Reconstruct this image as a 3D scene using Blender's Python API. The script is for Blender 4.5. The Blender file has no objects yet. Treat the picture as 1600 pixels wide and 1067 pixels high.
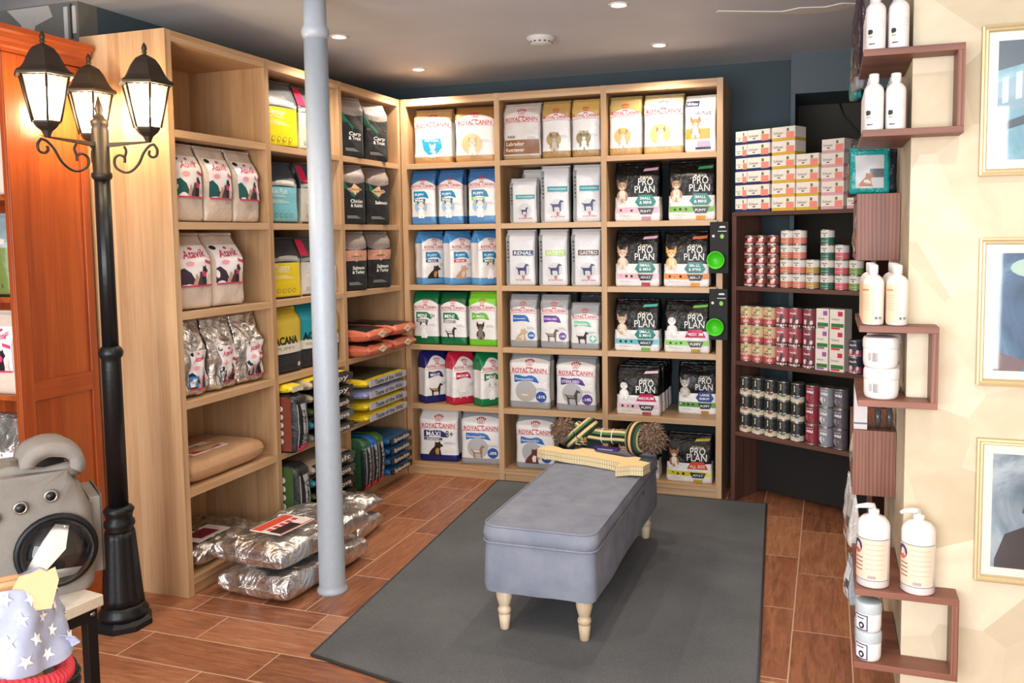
import bpy, bmesh, math, random
from mathutils import Vector, Matrix, noise, Euler
random.seed(7)
S = bpy.context.scene
COL = S.collection
PI = math.pi

# ------------------------------------------------------------------ camera
cam_d = bpy.data.cameras.new('camera'); cam = bpy.data.objects.new('camera', cam_d); COL.objects.link(cam)
cam_d.sensor_width = 36; cam_d.lens = 36 * 1326.93 / 1600
cam_d.shift_x = -41.43 / 1600; cam_d.shift_y = -66.6 / 1600
cam_d.clip_start = .05
YAW, PIT, ROL = -.3291, .0750, -.0121
fw = Vector((math.sin(YAW) * math.cos(PIT), math.cos(YAW) * math.cos(PIT), -math.sin(PIT)))
rt = Vector((math.cos(YAW), -math.sin(YAW), 0)); up = rt.cross(fw)
r2 = rt * math.cos(ROL) + up * math.sin(ROL); u2 = -rt * math.sin(ROL) + up * math.cos(ROL)
mw = Matrix((r2, u2, -fw)).transposed().to_4x4(); mw.translation = Vector((2.5764, -4.8716, 1.5379))
cam.matrix_world = mw
S.camera = cam

# ------------------------------------------------------------------ world, exposure, assumed daylight
S.view_settings.view_transform = 'Standard'; S.view_settings.look = 'None'
S.view_settings.gamma = 1; S.view_settings.use_curve_mapping = False
S.view_settings.exposure = 0.40
W = bpy.data.worlds.new('daylight'); S.world = W; W.use_nodes = True
W.node_tree.nodes['Background'].inputs[0].default_value = (.86, .93, 1, 1)
W.node_tree.nodes['Background'].inputs[1].default_value = 0.62

def area(name, loc, target, sx, sy, power, col):
    l = bpy.data.lights.new(name, 'AREA'); l.shape = 'RECTANGLE'; l.size = sx; l.size_y = sy
    l.energy = power; l.color = col
    o = bpy.data.objects.new(name, l); COL.objects.link(o); o.location = loc
    o.rotation_euler = (Vector(target) - Vector(loc)).to_track_quat('-Z', 'Y').to_euler()
    return o
# added area light for assumed daylight behind the camera; no window is built
area('assumed_daylight_area', (1.6, -6.9, 1.45), (1.5, 0, 1.0), 4.6, 2.1, 230, (.95, .98, 1))
CEIL = 2.555
def spot(loc, power, size=2.3, blend=.6, col=(1, .87, .72)):
    l = bpy.data.lights.new('downlight_beam', 'SPOT'); l.energy = power; l.spot_size = size; l.spot_blend = blend
    l.color = col; l.shadow_soft_size = .035
    o = bpy.data.objects.new('downlight_beam', l); COL.objects.link(o); o.location = loc
    return o

# ------------------------------------------------------------------ materials
def lin(c):
    c /= 255
    return c / 12.92 if c <= .04045 else ((c + .055) / 1.055) ** 2.4
def rgb(h):
    return (lin(int(h[0:2], 16)), lin(int(h[2:4], 16)), lin(int(h[4:6], 16)), 1)
MATS = {}
class NT:
    def __init__(s, name):
        s.m = bpy.data.materials.new(name); s.m.use_nodes = True
        s.t = s.m.node_tree; s.n = s.t.nodes; s.p = s.n['Principled BSDF']
    def node(s, typ, **k):
        n = s.n.new(typ)
        for a, b in k.items(): setattr(n, a, b)
        return n
    def link(s, a, b): s.t.links.new(a, b)
    def math(s, op, a, b=None, c=None):
        n = s.node('ShaderNodeMath', operation=op)
        for i, x in enumerate((a, b, c)):
            if x is None: continue
            if isinstance(x, (int, float)): n.inputs[i].default_value = x
            else: s.link(x, n.inputs[i])
        return n.outputs[0]
    def mix(s, f, a, b):
        n = s.node('ShaderNodeMix', data_type='RGBA')
        for i, x in ((0, f), (6, a), (7, b)):
            if isinstance(x, (int, float, tuple)): n.inputs[i].default_value = x
            else: s.link(x, n.inputs[i])
        return n.outputs[2]
    def obj(s, scale=(1, 1, 1)):
        tc = s.node('ShaderNodeTexCoord'); mp = s.node('ShaderNodeMapping')
        mp.inputs['Scale'].default_value = scale
        s.link(tc.outputs['Object'], mp.inputs[0]); return mp.outputs[0]
    def noise(s, vec, scale, detail=3, rough=.5, dist=0):
        n = s.node('ShaderNodeTexNoise'); n.inputs['Scale'].default_value = scale
        n.inputs['Detail'].default_value = detail; n.inputs['Roughness'].default_value = rough
        n.inputs['Distortion'].default_value = dist
        s.link(vec, n.inputs['Vector']); return n.outputs[0]
    def ramp(s, f, stops):
        n = s.node('ShaderNodeValToRGB'); e = n.color_ramp.elements
        while len(e) < len(stops): e.new(.5)
        for i, (p, c) in enumerate(stops): e[i].position = p; e[i].color = c
        s.link(f, n.inputs[0]); return n.outputs[0]
    def bump(s, h, strength, dist=.01):
        n = s.node('ShaderNodeBump'); n.inputs['Strength'].default_value = strength
        n.inputs['Distance'].default_value = dist; s.link(h, n.inputs['Height'])
        s.link(n.outputs[0], s.p.inputs['Normal'])
def flat(h, rough=.5, metal=0, name=None, emit=0, bumpy=0):
    key = ('flat', h, rough, metal, emit, bumpy)
    if key in MATS: return MATS[key]
    t = NT(name or ('paint_' + h)); c = rgb(h)
    v = t.noise(t.obj(), 35, 2)
    col = t.mix(v, (c[0] * .93, c[1] * .93, c[2] * .93, 1), (min(1, c[0] * 1.05), min(1, c[1] * 1.05), min(1, c[2] * 1.05), 1))
    t.link(col, t.p.inputs['Base Color'])
    t.p.inputs['Roughness'].default_value = rough; t.p.inputs['Metallic'].default_value = metal
    if emit:
        t.p.inputs['Emission Color'].default_value = c; t.p.inputs['Emission Strength'].default_value = emit
    if bumpy: t.bump(t.noise(t.obj(), 60, 4), bumpy)
    MATS[key] = t.m; return t.m
def ink(h, rough=.4):
    key = ('ink', h, rough)
    if key in MATS: return MATS[key]
    t = NT('print_' + h); t.p.inputs['Base Color'].default_value = rgb(h); t.p.inputs['Roughness'].default_value = rough
    MATS[key] = t.m; return t.m
def wood(name, cs, axis, sc=1, rough=.45, ring=.0, bump=.15, coat=0):
    if name in MATS: return MATS[name]
    t = NT(name); s = [14 * sc] * 3; s[axis] = 1.1 * sc
    v = t.obj(tuple(s))
    n1 = t.noise(v, 1, 5, .6, .6)
    s2 = [90 * sc] * 3; s2[axis] = 3 * sc
    n2 = t.noise(t.obj(tuple(s2)), 1, 3, .6)
    # glued staves of slightly different tone across the grain
    tc = t.node('ShaderNodeTexCoord'); se = t.node('ShaderNodeSeparateXYZ'); t.link(tc.outputs['Object'], se.inputs[0])
    o = [i for i in range(3) if i != axis]
    a = t.math('FLOOR', t.math('MULTIPLY', t.math('ADD', se.outputs[o[0]], se.outputs[o[1]]), 16))
    wn = t.node('ShaderNodeTexWhiteNoise', noise_dimensions='1D'); t.link(a, wn.inputs['W'])
    f = t.math('ADD', t.math('MULTIPLY', n1, .55), t.math('ADD', t.math('MULTIPLY', n2, .3), t.math('MULTIPLY', wn.outputs['Value'], .22)))
    if ring:
        w = t.node('ShaderNodeTexWave', bands_direction='XYZ'[o[0]]); w.inputs['Scale'].default_value = 1.6
        w.inputs['Distortion'].default_value = 9; w.inputs['Detail'].default_value = 1; w.inputs['Detail Scale'].default_value = .35
        s3 = [16 * sc] * 3; s3[axis] = 2.4 * sc; t.link(t.obj(tuple(s3)), w.inputs['Vector'])
        f = t.math('ADD', t.math('MULTIPLY', f, 1 - ring), t.math('MULTIPLY', w.outputs['Fac'], ring))
    c = t.ramp(f, [(.28, rgb(cs[0])), (.52, rgb(cs[1])), (.8, rgb(cs[2]))])
    t.link(c, t.p.inputs['Base Color']); t.p.inputs['Roughness'].default_value = rough
    if coat: t.p.inputs['Coat Weight'].default_value = coat; t.p.inputs['Coat Roughness'].default_value = .25
    t.bump(n2, bump, .002)
    MATS[name] = t.m; return t.m
OAK = ('9E7A55', 'BF9971', 'D2B28E')
oak_x = wood('oak_grain_x', OAK, 0); oak_y = wood('oak_grain_y', OAK, 1); oak_z = wood('oak_grain_z', OAK, 2)
CH = ('662609', '963F12', 'B45C22')
cherry = wood('cherry_grain', CH, 2, .8, .3, 0, .1, .3); cherry_y = wood('cherry_grain_y', CH, 1, .8, .3, 0, .1, .3)
WA = ('5A342B', '80503F', '976654')
wal_x = wood('walnut_x', WA, 0, 1, .5, .22); wal_y = wood('walnut_y', WA, 1, 1, .5, .22); wal_z = wood('walnut_z', WA, 2, 1, .5, .24)
DK = ('3A211B', '5A3A30', '6E4A3E')
dk_x = wood('brown_board_x', DK, 0, 1, .5); dk_z = wood('brown_board_z', DK, 2, 1, .5)

def film(base, low=None, vb=0, topc=None, vt=1, arc=0, rough=.32, wr=.25, metal=0, name='film'):
    """printed plastic film: bottom band, top band with an arched edge, read from the bag's own UV"""
    key = ('film', base, low, vb, topc, vt, arc, rough, metal, wr)
    if key in MATS: return MATS[key]
    t = NT(name); uv = t.node('ShaderNodeUVMap'); se = t.node('ShaderNodeSeparateXYZ'); t.link(uv.outputs[0], se.inputs[0])
    u, v = se.outputs[0], se.outputs[1]
    c = rgb(base)
    if low: c = t.mix(t.math('LESS_THAN', v, vb), c, rgb(low))
    if topc:
        du = t.math('MINIMUM', t.math('ABSOLUTE', t.math('SUBTRACT', u, .5)), .5)
        edge = t.math('SUBTRACT', vt, t.math('MULTIPLY', t.math('MULTIPLY', du, du), arc * 4))
        c = t.mix(t.math('GREATER_THAN', v, edge), c, rgb(topc))
    if isinstance(c, tuple): t.p.inputs['Base Color'].default_value = c
    else: t.link(c, t.p.inputs['Base Color'])
    t.p.inputs['Roughness'].default_value = rough; t.p.inputs['Metallic'].default_value = metal
    if wr: t.bump(t.noise(t.obj(), 22, 4, .55, 1.2), wr, .02)
    MATS[key] = t.m; return t.m
def foil_mat():
    if 'foil' in MATS: return MATS['foil']
    t = NT('silver_foil'); n = t.noise(t.obj(), 7, 4, .5, 3)
    t.link(t.ramp(n, [(.3, rgb('D2CEC8')), (.7, rgb('F4F2F0'))]), t.p.inputs['Base Color'])
    t.p.inputs['Metallic'].default_value = .92; t.p.inputs['Roughness'].default_value = .24
    vo = t.node('ShaderNodeTexVoronoi', feature='F1'); vo.inputs['Scale'].default_value = 9; t.link(t.obj((1, 1, .6)), vo.inputs['Vector'])
    t.bump(t.math('ADD', t.math('MULTIPLY', n, .5), t.math('MULTIPLY', vo.outputs['Distance'], .7)), .7, .05); MATS['foil'] = t.m; return t.m
def fabric(name, h1, h2, scale=900, b=.3):
    if name in MATS: return MATS[name]
    t = NT(name); v = t.obj()
    n = t.noise(v, 9, 4, .6); w = t.noise(v, scale, 2)
    f = t.math('ADD', t.math('MULTIPLY', n, .6), t.math('MULTIPLY', w, .4))
    t.link(t.ramp(f, [(.35, rgb(h1)), (.65, rgb(h2))]), t.p.inputs['Base Color'])
    t.p.inputs['Roughness'].default_value = .95; t.p.inputs['Specular IOR Level'].default_value = .15
    t.bump(w, b, .002); MATS[name] = t.m; return t.m

# ------------------------------------------------------------------ mesh helper
class G:
    def __init__(s): s.v = []; s.f = []; s.m = []; s.uv = []; s.mats = []; s.sm = []
    def slot(s, m):
        if m not in s.mats: s.mats.append(m)
        return s.mats.index(m)
    def add(s, vs, fs, mat, uvs=None, smooth=False):
        b = len(s.v); k = s.slot(mat); s.v += [tuple(x) for x in vs]
        s.uv += uvs if uvs else [(0, 0)] * len(vs)
        for f in fs: s.f.append(tuple(b + i for i in f)); s.m.append(k); s.sm.append(smooth)
        return s
    def box(s, x0, x1, y0, y1, z0, z1, mat):
        vs = [(x, y, z) for z in (z0, z1) for y in (y0, y1) for x in (x0, x1)]
        return s.add(vs, [(0, 2, 3, 1), (4, 5, 7, 6), (0, 1, 5, 4), (2, 6, 7, 3), (0, 4, 6, 2), (1, 3, 7, 5)], mat)
    def obox(s, p0, dx, dy, l, w, z0, z1, mat):
        """box on oriented base: corner p0, directions dx,dy"""
        vs = []
        for z in (z0, z1):
            for b in (0, w):
                for a in (0, l): vs.append((p0[0] + dx[0] * a + dy[0] * b, p0[1] + dx[1] * a + dy[1] * b, z))
        return s.add(vs, [(0, 2, 3, 1), (4, 5, 7, 6), (0, 1, 5, 4), (2, 6, 7, 3), (0, 4, 6, 2), (1, 3, 7, 5)], mat)
    def lathe(s, prof, mat, c=(0, 0, 0), seg=24, smooth=True, a0=0, star=None):
        vs = []; n = len(prof)
        for r, z in prof:
            for i in range(seg):
                a = a0 + 2 * PI * i / seg; rr = r * (star(i) if star else 1)
                vs.append((c[0] + rr * math.cos(a), c[1] + rr * math.sin(a), c[2] + z))
        fs = [(j * seg + i, j * seg + (i + 1) % seg, (j + 1) * seg + (i + 1) % seg, (j + 1) * seg + i) for j in range(n - 1) for i in range(seg)]
        if prof[0][0] > 1e-4: fs.append(tuple(range(seg - 1, -1, -1)))
        if prof[-1][0] > 1e-4: fs.append(tuple((n - 1) * seg + i for i in range(seg)))
        uvs = [(i / seg, z) for r, z in prof for i in range(seg)]
        return s.add(vs, fs, mat, uvs, smooth)
    def tube(s, pts, r, mat, seg=8, flat_=1, close=False):
        pts = [Vector(p) for p in pts]; n = len(pts); vs = []
        rr = r if isinstance(r, (list, tuple)) else [r] * n
        pu = None
        for k, p in enumerate(pts):
            if close: t = pts[(k + 1) % n] - pts[k - 1]
            else: t = pts[min(k + 1, n - 1)] - pts[max(k - 1, 0)]
            t.normalize()
            if pu is None:
                pu = t.orthogonal().normalized() if abs(t.z) > .9 else t.cross(Vector((0, 0, 1))).normalized()
            pu = (pu - t * pu.dot(t)).normalized(); w = t.cross(pu)
            for i in range(seg):
                a = 2 * PI * i / seg; vs.append(p + pu * (math.cos(a) * rr[k]) + w * (math.sin(a) * rr[k] * flat_))
        L = n if close else n - 1
        fs = [(j * seg + i, j * seg + (i + 1) % seg, ((j + 1) % n) * seg + (i + 1) % seg, ((j + 1) % n) * seg + i) for j in range(L) for i in range(seg)]
        if not close: fs += [tuple(range(seg - 1, -1, -1)), tuple((n - 1) * seg + i for i in range(seg))]
        return s.add(vs, fs, mat, None, True)
    def prism(s, poly, f0, f1, mat):
        """extrude a 2D polygon between two mapping functions (x,y)->3D"""
        n = len(poly)
        vs = [f0(*p) for p in poly] + [f1(*p) for p in poly]
        fs = [tuple(range(n - 1, -1, -1)), tuple(range(n, 2 * n))] + [(i, (i + 1) % n, n + (i + 1) % n, n + i) for i in range(n)]
        return s.add(vs, fs, mat)
    def sphere(s, c, r, mat, seg=14, rings=8, sc=(1, 1, 1)):
        prof = [(math.sin(PI * k / rings) , -math.cos(PI * k / rings)) for k in range(rings + 1)]
        prof[0] = (1e-5, -1); prof[-1] = (1e-5, 1)
        vs = [(c[0] + r * sc[0] * a * math.cos(2 * PI * i / seg), c[1] + r * sc[1] * a * math.sin(2 * PI * i / seg), c[2] + r * sc[2] * z) for a, z in prof for i in range(seg)]
        fs = [(j * seg + i, j * seg + (i + 1) % seg, (j + 1) * seg + (i + 1) % seg, (j + 1) * seg + i) for j in range(rings) for i in range(seg)]
        return s.add(vs, fs, mat, None, True)
    def text(s, body, org, ex, ey, width, mat, height=None, bold=.0, align='C', shear=0, maxh=None):
        """flat lettering: org = baseline anchor, ex/ey unit vectors"""
        V, F, tw, th = text_mesh(body, bold, shear)
        k = width / tw; ky = height / th if height else k
        if maxh and ky * th > maxh: ky = maxh / th
        ox = -width / 2 if align == 'C' else 0
        o = Vector(org); ex = Vector(ex); ey = Vector(ey)
        return s.add([o + ex * (x * k + ox) + ey * (y * ky) for x, y in V], F, mat)
    def build(s, name, parent=None, loc=None, bevel=0, rotz=None):
        me = bpy.data.meshes.new(name); me.from_pydata(s.v, [], s.f)
        for m in s.mats: me.materials.append(m)
        me.polygons.foreach_set('material_index', s.m); me.polygons.foreach_set('use_smooth', s.sm)
        ul = me.uv_layers.new(name='UVMap')
        li = [0] * len(me.loops); me.loops.foreach_get('vertex_index', li)
        buf = []
        for i in li: buf += s.uv[i]
        ul.data.foreach_set('uv', buf); me.update()
        o = bpy.data.objects.new(name, me); COL.objects.link(o)
        if parent: o.parent = parent
        if loc: o.location = loc
        if rotz is not None: o.rotation_euler = (0, 0, rotz)
        if bevel:
            b = o.modifiers.new('bevel', 'BEVEL'); b.width = bevel; b.segments = 2; b.limit_method = 'ANGLE'
        return o
_TX = {}
def text_mesh(body, bold=0, shear=0):
    key = (body, bold, shear)
    if key in _TX: return _TX[key]
    cu = bpy.data.curves.new('lettering', 'FONT'); cu.body = body; cu.size = 1; cu.resolution_u = 2; cu.offset = bold; cu.shear = shear
    cu.fill_mode = 'BOTH'
    o = bpy.data.objects.new('lettering', cu); COL.objects.link(o)
    dg = bpy.context.evaluated_depsgraph_get(); me = o.evaluated_get(dg).to_mesh()
    V = [(v.co.x, v.co.y) for v in me.vertices]; F = [tuple(p.vertices) for p in me.polygons]
    o.evaluated_get(dg).to_mesh_clear(); bpy.data.objects.remove(o); bpy.data.curves.remove(cu)
    x0 = min(v[0] for v in V); x1 = max(v[0] for v in V); y1 = max(v[1] for v in V)
    V = [(x - x0, y) for x, y in V]
    _TX[key] = (V, F, x1 - x0, y1); return _TX[key]
def tag(o, label, cat, group=None, kind=None):
    o['label'] = label; o['category'] = cat
    if group: o['group'] = group
    if kind: o['kind'] = kind
    return o
def thing(name, label, cat, loc=(0, 0, 0), rotz=0, group=None):
    o = bpy.data.objects.new(name, None); COL.objects.link(o); o.location = loc; o.rotation_euler = (0, 0, rotz)
    o.empty_display_size = .05
    return tag(o, label, cat, group)
def struct(name, g, **k):
    o = g.build(name, **k); o['kind'] = 'structure'; return o

# ------------------------------------------------------------------ room shell
def floor_mat():
    t = NT('wood_look_floor_tiles'); tc = t.node('ShaderNodeTexCoord'); se = t.node('ShaderNodeSeparateXYZ')
    t.link(tc.outputs['Object'], se.inputs[0]); x, y = se.outputs[0], se.outputs[1]
    M = t.math
    def zone(a, b, a0, wa, b0, lb, st):
        ia = M('DIVIDE', M('SUBTRACT', a, a0), wa); fi = M('FLOOR', ia); fa = M('FRACT', ia)
        ib = M('DIVIDE', M('ADD', M('SUBTRACT', b, b0), M('MULTIPLY', fi, st)), lb); fj = M('FLOOR', ib); fb = M('FRACT', ib)
        da = M('MULTIPLY', M('MINIMUM', fa, M('SUBTRACT', 1, fa)), wa)
        db = M('MULTIPLY', M('MINIMUM', fb, M('SUBTRACT', 1, fb)), lb)
        return M('MINIMUM', da, db), M('ADD', M('MULTIPLY', fi, 17.3), M('MULTIPLY', fj, 5.1))
    dF, idF = zone(x, y, .12, .213, -.615, .58, .19)
    dN, idN = zone(y, x, -2.106, .197, .47, .58, -.19)
    far = M('GREATER_THAN', y, -2.106)
    # a strip of tiles laid crosswise in front of the shelf
    strip = M('LESS_THAN', y, -1.966)
    dS, idS = zone(x, y, .09, .57, 0, 50, 0)
    d2 = M('MINIMUM', dS, M('ABSOLUTE', M('SUBTRACT', y, -1.966)))
    dFar = M('ADD', M('MULTIPLY', strip, d2), M('MULTIPLY', M('SUBTRACT', 1, strip), M('MINIMUM', dF, M('ABSOLUTE', M('SUBTRACT', y, -1.966)))))
    idFar = M('ADD', M('MULTIPLY', strip, idS), M('MULTIPLY', M('SUBTRACT', 1, strip), idF))
    d = M('ADD', M('MULTIPLY', far, M('MINIMUM', dFar, M('ABSOLUTE', M('SUBTRACT', y, -2.106)))), M('MULTIPLY', M('SUBTRACT', 1, far), dN))
    idd = M('ADD', M('MULTIPLY', far, idFar), M('MULTIPLY', M('SUBTRACT', 1, far), idN))
    wn = t.node('ShaderNodeTexWhiteNoise', noise_dimensions='1D'); t.link(idd, wn.inputs['W'])
    def grain(sc):
        mp = t.node('ShaderNodeMapping'); mp.inputs['Scale'].default_value = sc; t.link(tc.outputs['Object'], mp.inputs[0])
        off = t.node('ShaderNodeCombineXYZ'); t.link(M('MULTIPLY', wn.outputs['Value'], 40), off.inputs[2])
        ad = t.node('ShaderNodeVectorMath', operation='ADD'); t.link(mp.outputs[0], ad.inputs[0]); t.link(off.outputs[0], ad.inputs[1])
        return M('ADD', M('MULTIPLY', t.noise(ad.outputs[0], 1, 6, .65, 1.6), .7), M('MULTIPLY', t.noise(ad.outputs[0], 4, 3, .6, .5), .3))
    g1 = grain((26, 3.2, 1)); g2 = grain((3.2, 26, 1))
    fs = M('MAXIMUM', strip, M('SUBTRACT', 1, far))
    g = M('ADD', M('MULTIPLY', g1, M('SUBTRACT', 1, fs)), M('MULTIPLY', g2, fs))
    f = M('ADD', M('MULTIPLY', g, .85), M('MULTIPLY', wn.outputs['Value'], .16))
    c = t.ramp(f, [(.3, rgb('6E422D')), (.5, rgb('9C6446')), (.72, rgb('BC8560'))])
    line = M('LESS_THAN', d, .0022)
    t.link(t.mix(line, c, rgb('CFAE92')), t.p.inputs['Base Color'])
    t.link(M('ADD', M('MULTIPLY', line, .3), M('ADD', .3, M('MULTIPLY', g, .15))), t.p.inputs['Roughness'])
    t.bump(M('SUBTRACT', M('MULTIPLY', g, .3), line), .25, .002)
    return t.m
struct('floor', G().box(-2.2, 4.6, -7.2, 2.2, -.1, 0, floor_mat()))
def plaster(name, stops, rough=.85, scale=1.6, coat=0):
    t = NT(name); v = t.obj(); n = t.noise(v, scale, 5, .55, .6)
    t.link(t.ramp(n, stops), t.p.inputs['Base Color']); t.p.inputs['Roughness'].default_value = rough
    t.bump(t.noise(v, 40, 3), .06, .01); return t.m
ceil_m = plaster('grey_ceiling_paint', [(.3, rgb('C6CAD0')), (.7, rgb('D0D4DA'))], .55)
wall_m = plaster('slate_blue_wall_paint', [(.3, rgb('38454C')), (.7, rgb('404D54'))], .8)
wall_g = plaster('dark_grey_wall_paint', [(.3, rgb('5A5956')), (.7, rgb('68655F'))], .8)
struct('ceiling', G().box(-2.2, 4.6, -7.2, 2.2, CEIL, CEIL + .1, ceil_m))
struct('wall_back', G().box(-.6, 2.36, .46, .56, 0, CEIL, wall_m).box(2.361, 4.6, .30, .80, 2.33, CEIL, flat('566168', .7)).box(2.361, 2.385, .30, .80, 0, 2.329, flat('566168', .7)).box(2.30, 4.6, .8, .9, 0, CEIL, flat('4A443C', .85)))
struct('wall_left', G().box(-.56, -.46, -1.9, .46, 0, CEIL, wall_m).box(-2.2, -.46, -2.0, -1.9, 0, CEIL, wall_g).box(-2.2, -2.1, -7.2, -2.0, 0, CEIL, wall_g))
def beige():
    t = NT('beige_trowelled_plaster'); v = t.obj()
    vo = t.node('ShaderNodeTexVoronoi', feature='F1'); vo.inputs['Scale'].default_value = 4.2; vo.inputs['Randomness'].default_value = 1
    mp = t.node('ShaderNodeMapping'); mp.inputs['Scale'].default_value = (1, 1, 1); mp.inputs['Rotation'].default_value = (0, .5, 0)
    t.link(v, mp.inputs[0]); t.link(mp.outputs[0], vo.inputs['Vector'])
    se = t.node('ShaderNodeSeparateXYZ'); t.link(vo.outputs['Color'], se.inputs[0])
    f = t.math('ADD', t.math('MULTIPLY', se.outputs[0], .45), t.math('MULTIPLY', t.noise(v, 6, 5, .6, 1), .55))
    t.link(t.ramp(f, [(.25, rgb('BBAC90')), (.5, rgb('C9BA9E')), (.75, rgb('D8CBB2'))]), t.p.inputs['Base Color'])
    t.p.inputs['Roughness'].default_value = .6; t.bump(f, .08, .01); return t.m
beige_m = beige()
struct('wall_right', G().box(2.81, 4.6, -2.04, -1.15, 0, CEIL, beige_m).box(4.5, 4.6, -7.2, -2.04, 0, CEIL, beige_m).box(4.5, 4.6, -1.15, .8, 0, CEIL, wall_m))
# ragged strip of bare plasterboard tape on the ceiling
rag = [(2.07, -.80), (2.38, -.66), (2.52, -.62), (2.66, -.66), (2.70, -.72), (2.62, -.76), (2.55, -.72), (2.44, -.75), (2.36, -.71), (2.08, -.83)]
struct('trim_1', G().prism(rag, lambda x, y: (x, y, CEIL - .004), lambda x, y: (x, y, CEIL + .001), flat('DAD6CF', .9)))
# crack-edged patch of pale plaster on the wall above the cabinet
pat = [(-1.05, 2.46), (-.50, 2.50), (-.50, 2.54), (-1.1, 2.54)]
pat = [(-.86, 2.55), (-.62, 2.55), (-.60, 2.50), (-.70, 2.47), (-.735, 2.38), (-.765, 2.38), (-.78, 2.48)]
struct('trim_2', G().prism(pat, lambda x, z: (x, -1.999, z), lambda x, z: (x, -2.004, z), flat('A59E97', .9)))

struct('trim_3', G().box(-.535, -.515, -2.006, -2.001, 2.40, 2.535, flat('B4B0AA', .8)).box(-.500, -.492, -2.006, -2.001, 2.40, 2.545, flat('2A2A2A', .8)).box(-.488, -.470, -2.006, -2.001, 2.42, 2.535, flat('B4B0AA', .8)))

# ------------------------------------------------------------------ ceiling fittings
def downlight(x, y, label, on=26):
    t = thing('downlight', label, 'ceiling light', (x, y, CEIL), 0, 'recessed ceiling downlights')
    G().lathe([(.047, 0), (.047, -.003), (.040, -.007), (.033, -.004), (.031, 0)], flat('D9D5CE', .4), seg=28).build('trim_ring', t)
    G().lathe([(1e-4, -.0035), (.024, -.0035), (.030, -.002), (.030, -.0005)], flat('FFE9C8', .5, emit=30), seg=20).build('lamp_lens', t)
    spot((x, y, CEIL - .012), on)
downlight(.212, -1.03, 'small bright ceiling downlight just right of the pale round column', 30)
downlight(1.681, -1.097, 'ceiling downlight at the top edge, nearest the camera', 26)
downlight(1.697, -.227, 'ceiling downlight right of the smoke detector, above the black bags', 26)
downlight(.198, -.117, 'ceiling downlight closest to the inner corner of the shelves', 34)
for x, y in ((3.0, -2.9), (1.0, -2.6), (2.0, -3.4), (.0, -3.8), (3.4, -4.2)):  # further downlights assumed out of view; beams only, no fittings built
    spot((x, y, CEIL - .012), 24)
t = thing('smoke_detector', 'round white smoke detector on the ceiling', 'smoke detector', (1.159, -.635, CEIL))
G().lathe([(.075, 0), (.075, -.012), (.062, -.022), (.058, -.034), (.03, -.042), (1e-4, -.043)], flat('CFCBC5', .5), seg=32).build('housing', t)
g = G()
for k in range(14):
    a = 2 * PI * k / 14; g.obox((.0605 * math.cos(a) - .006 * -math.sin(a), .0605 * math.sin(a) - .006 * math.cos(a)), (-math.sin(a), math.cos(a)), (-math.cos(a), -math.sin(a)), .012, .002, -.032, -.024, flat('3A3836', .6))
g.build('vent_slots', t)

# ------------------------------------------------------------------ column
t = thing('round_column', 'pale grey painted round steel column standing before the corner shelves', 'column', (.545, -1.755, 0))
cm = flat('A9B3BE', .38, bumpy=.12)
G().lathe([(.066, 0), (.066, .012), (.058, .022), (.0565, .03), (.052, 1.2), (.0485, 2.36)], cm, seg=40).build('shaft', t)
G().lathe([(.0485, 2.36), (.056, 2.375), (.058, 2.39), (.054, 2.405), (.0475, 2.415), (.047, CEIL - .001)], cm, seg=40).build('collar', t)

# ------------------------------------------------------------------ oak shelving
Z0, PZ, HT, BT = .0796, .383, 2.4, .032
LV = [Z0 + PZ * k for k in range(6)]
D = .449
t = thing('shelving_unit', 'oak open shelving against the back wall with three columns of bags', 'shelving', (0, 0, 0), 0)
posts = [(.002, .040), (.640, .674), (1.308, 1.342), (1.977, 2.012)]
for i, (a, b) in enumerate(posts):
    G().box(a, b, 0, D, 0, HT, oak_z).build('side_panel' if i in (0, 3) else 'divider', t, bevel=.0015)
for i in range(3):
    a, b = posts[i][1], posts[i + 1][0]
    G().box(a, b, 0.001, D, HT - .045, HT - .001, oak_x).build('top_board', t, bevel=.0012)
    G().box(a, b, .012, .03, 0, Z0 - BT, oak_x).build('plinth', t)
    for z in LV: G().box(a, b, 0.001, D - .012, z - BT, z, oak_x).build('shelf', t, bevel=.0012)
t = thing('shelving_unit', 'oak open shelving along the left side, solid oak end panel behind the street lamp', 'shelving', (0, 0, 0), 0)
lp = [(-2.0136, -1.978), (-1.3688, -1.334), (-.7162, -.682), (-.034, -.0005)]
for i, (a, b) in enumerate(lp):
    G().box(-D, 0, a, b, 0, HT, oak_z).build('side_panel' if i in (0, 3) else 'divider', t, bevel=.0015)
for i in range(3):
    a, b = lp[i][1], lp[i + 1][0]
    G().box(-D, -.001, a, b, HT - .045, HT - .001, oak_y).build('top_board', t, bevel=.0012)
    G().box(-.03, -.012, a, b, 0, Z0 - BT, oak_y).build('plinth', t)
    for z in LV: G().box(-D + .012, -.001, a, b, z - BT, z, oak_y).build('shelf', t, bevel=.0012)
    if i == 0: G().box(-D + .002, -D + .011, a, b, Z0, HT - .045, oak_z).build('back_board', t)

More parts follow.
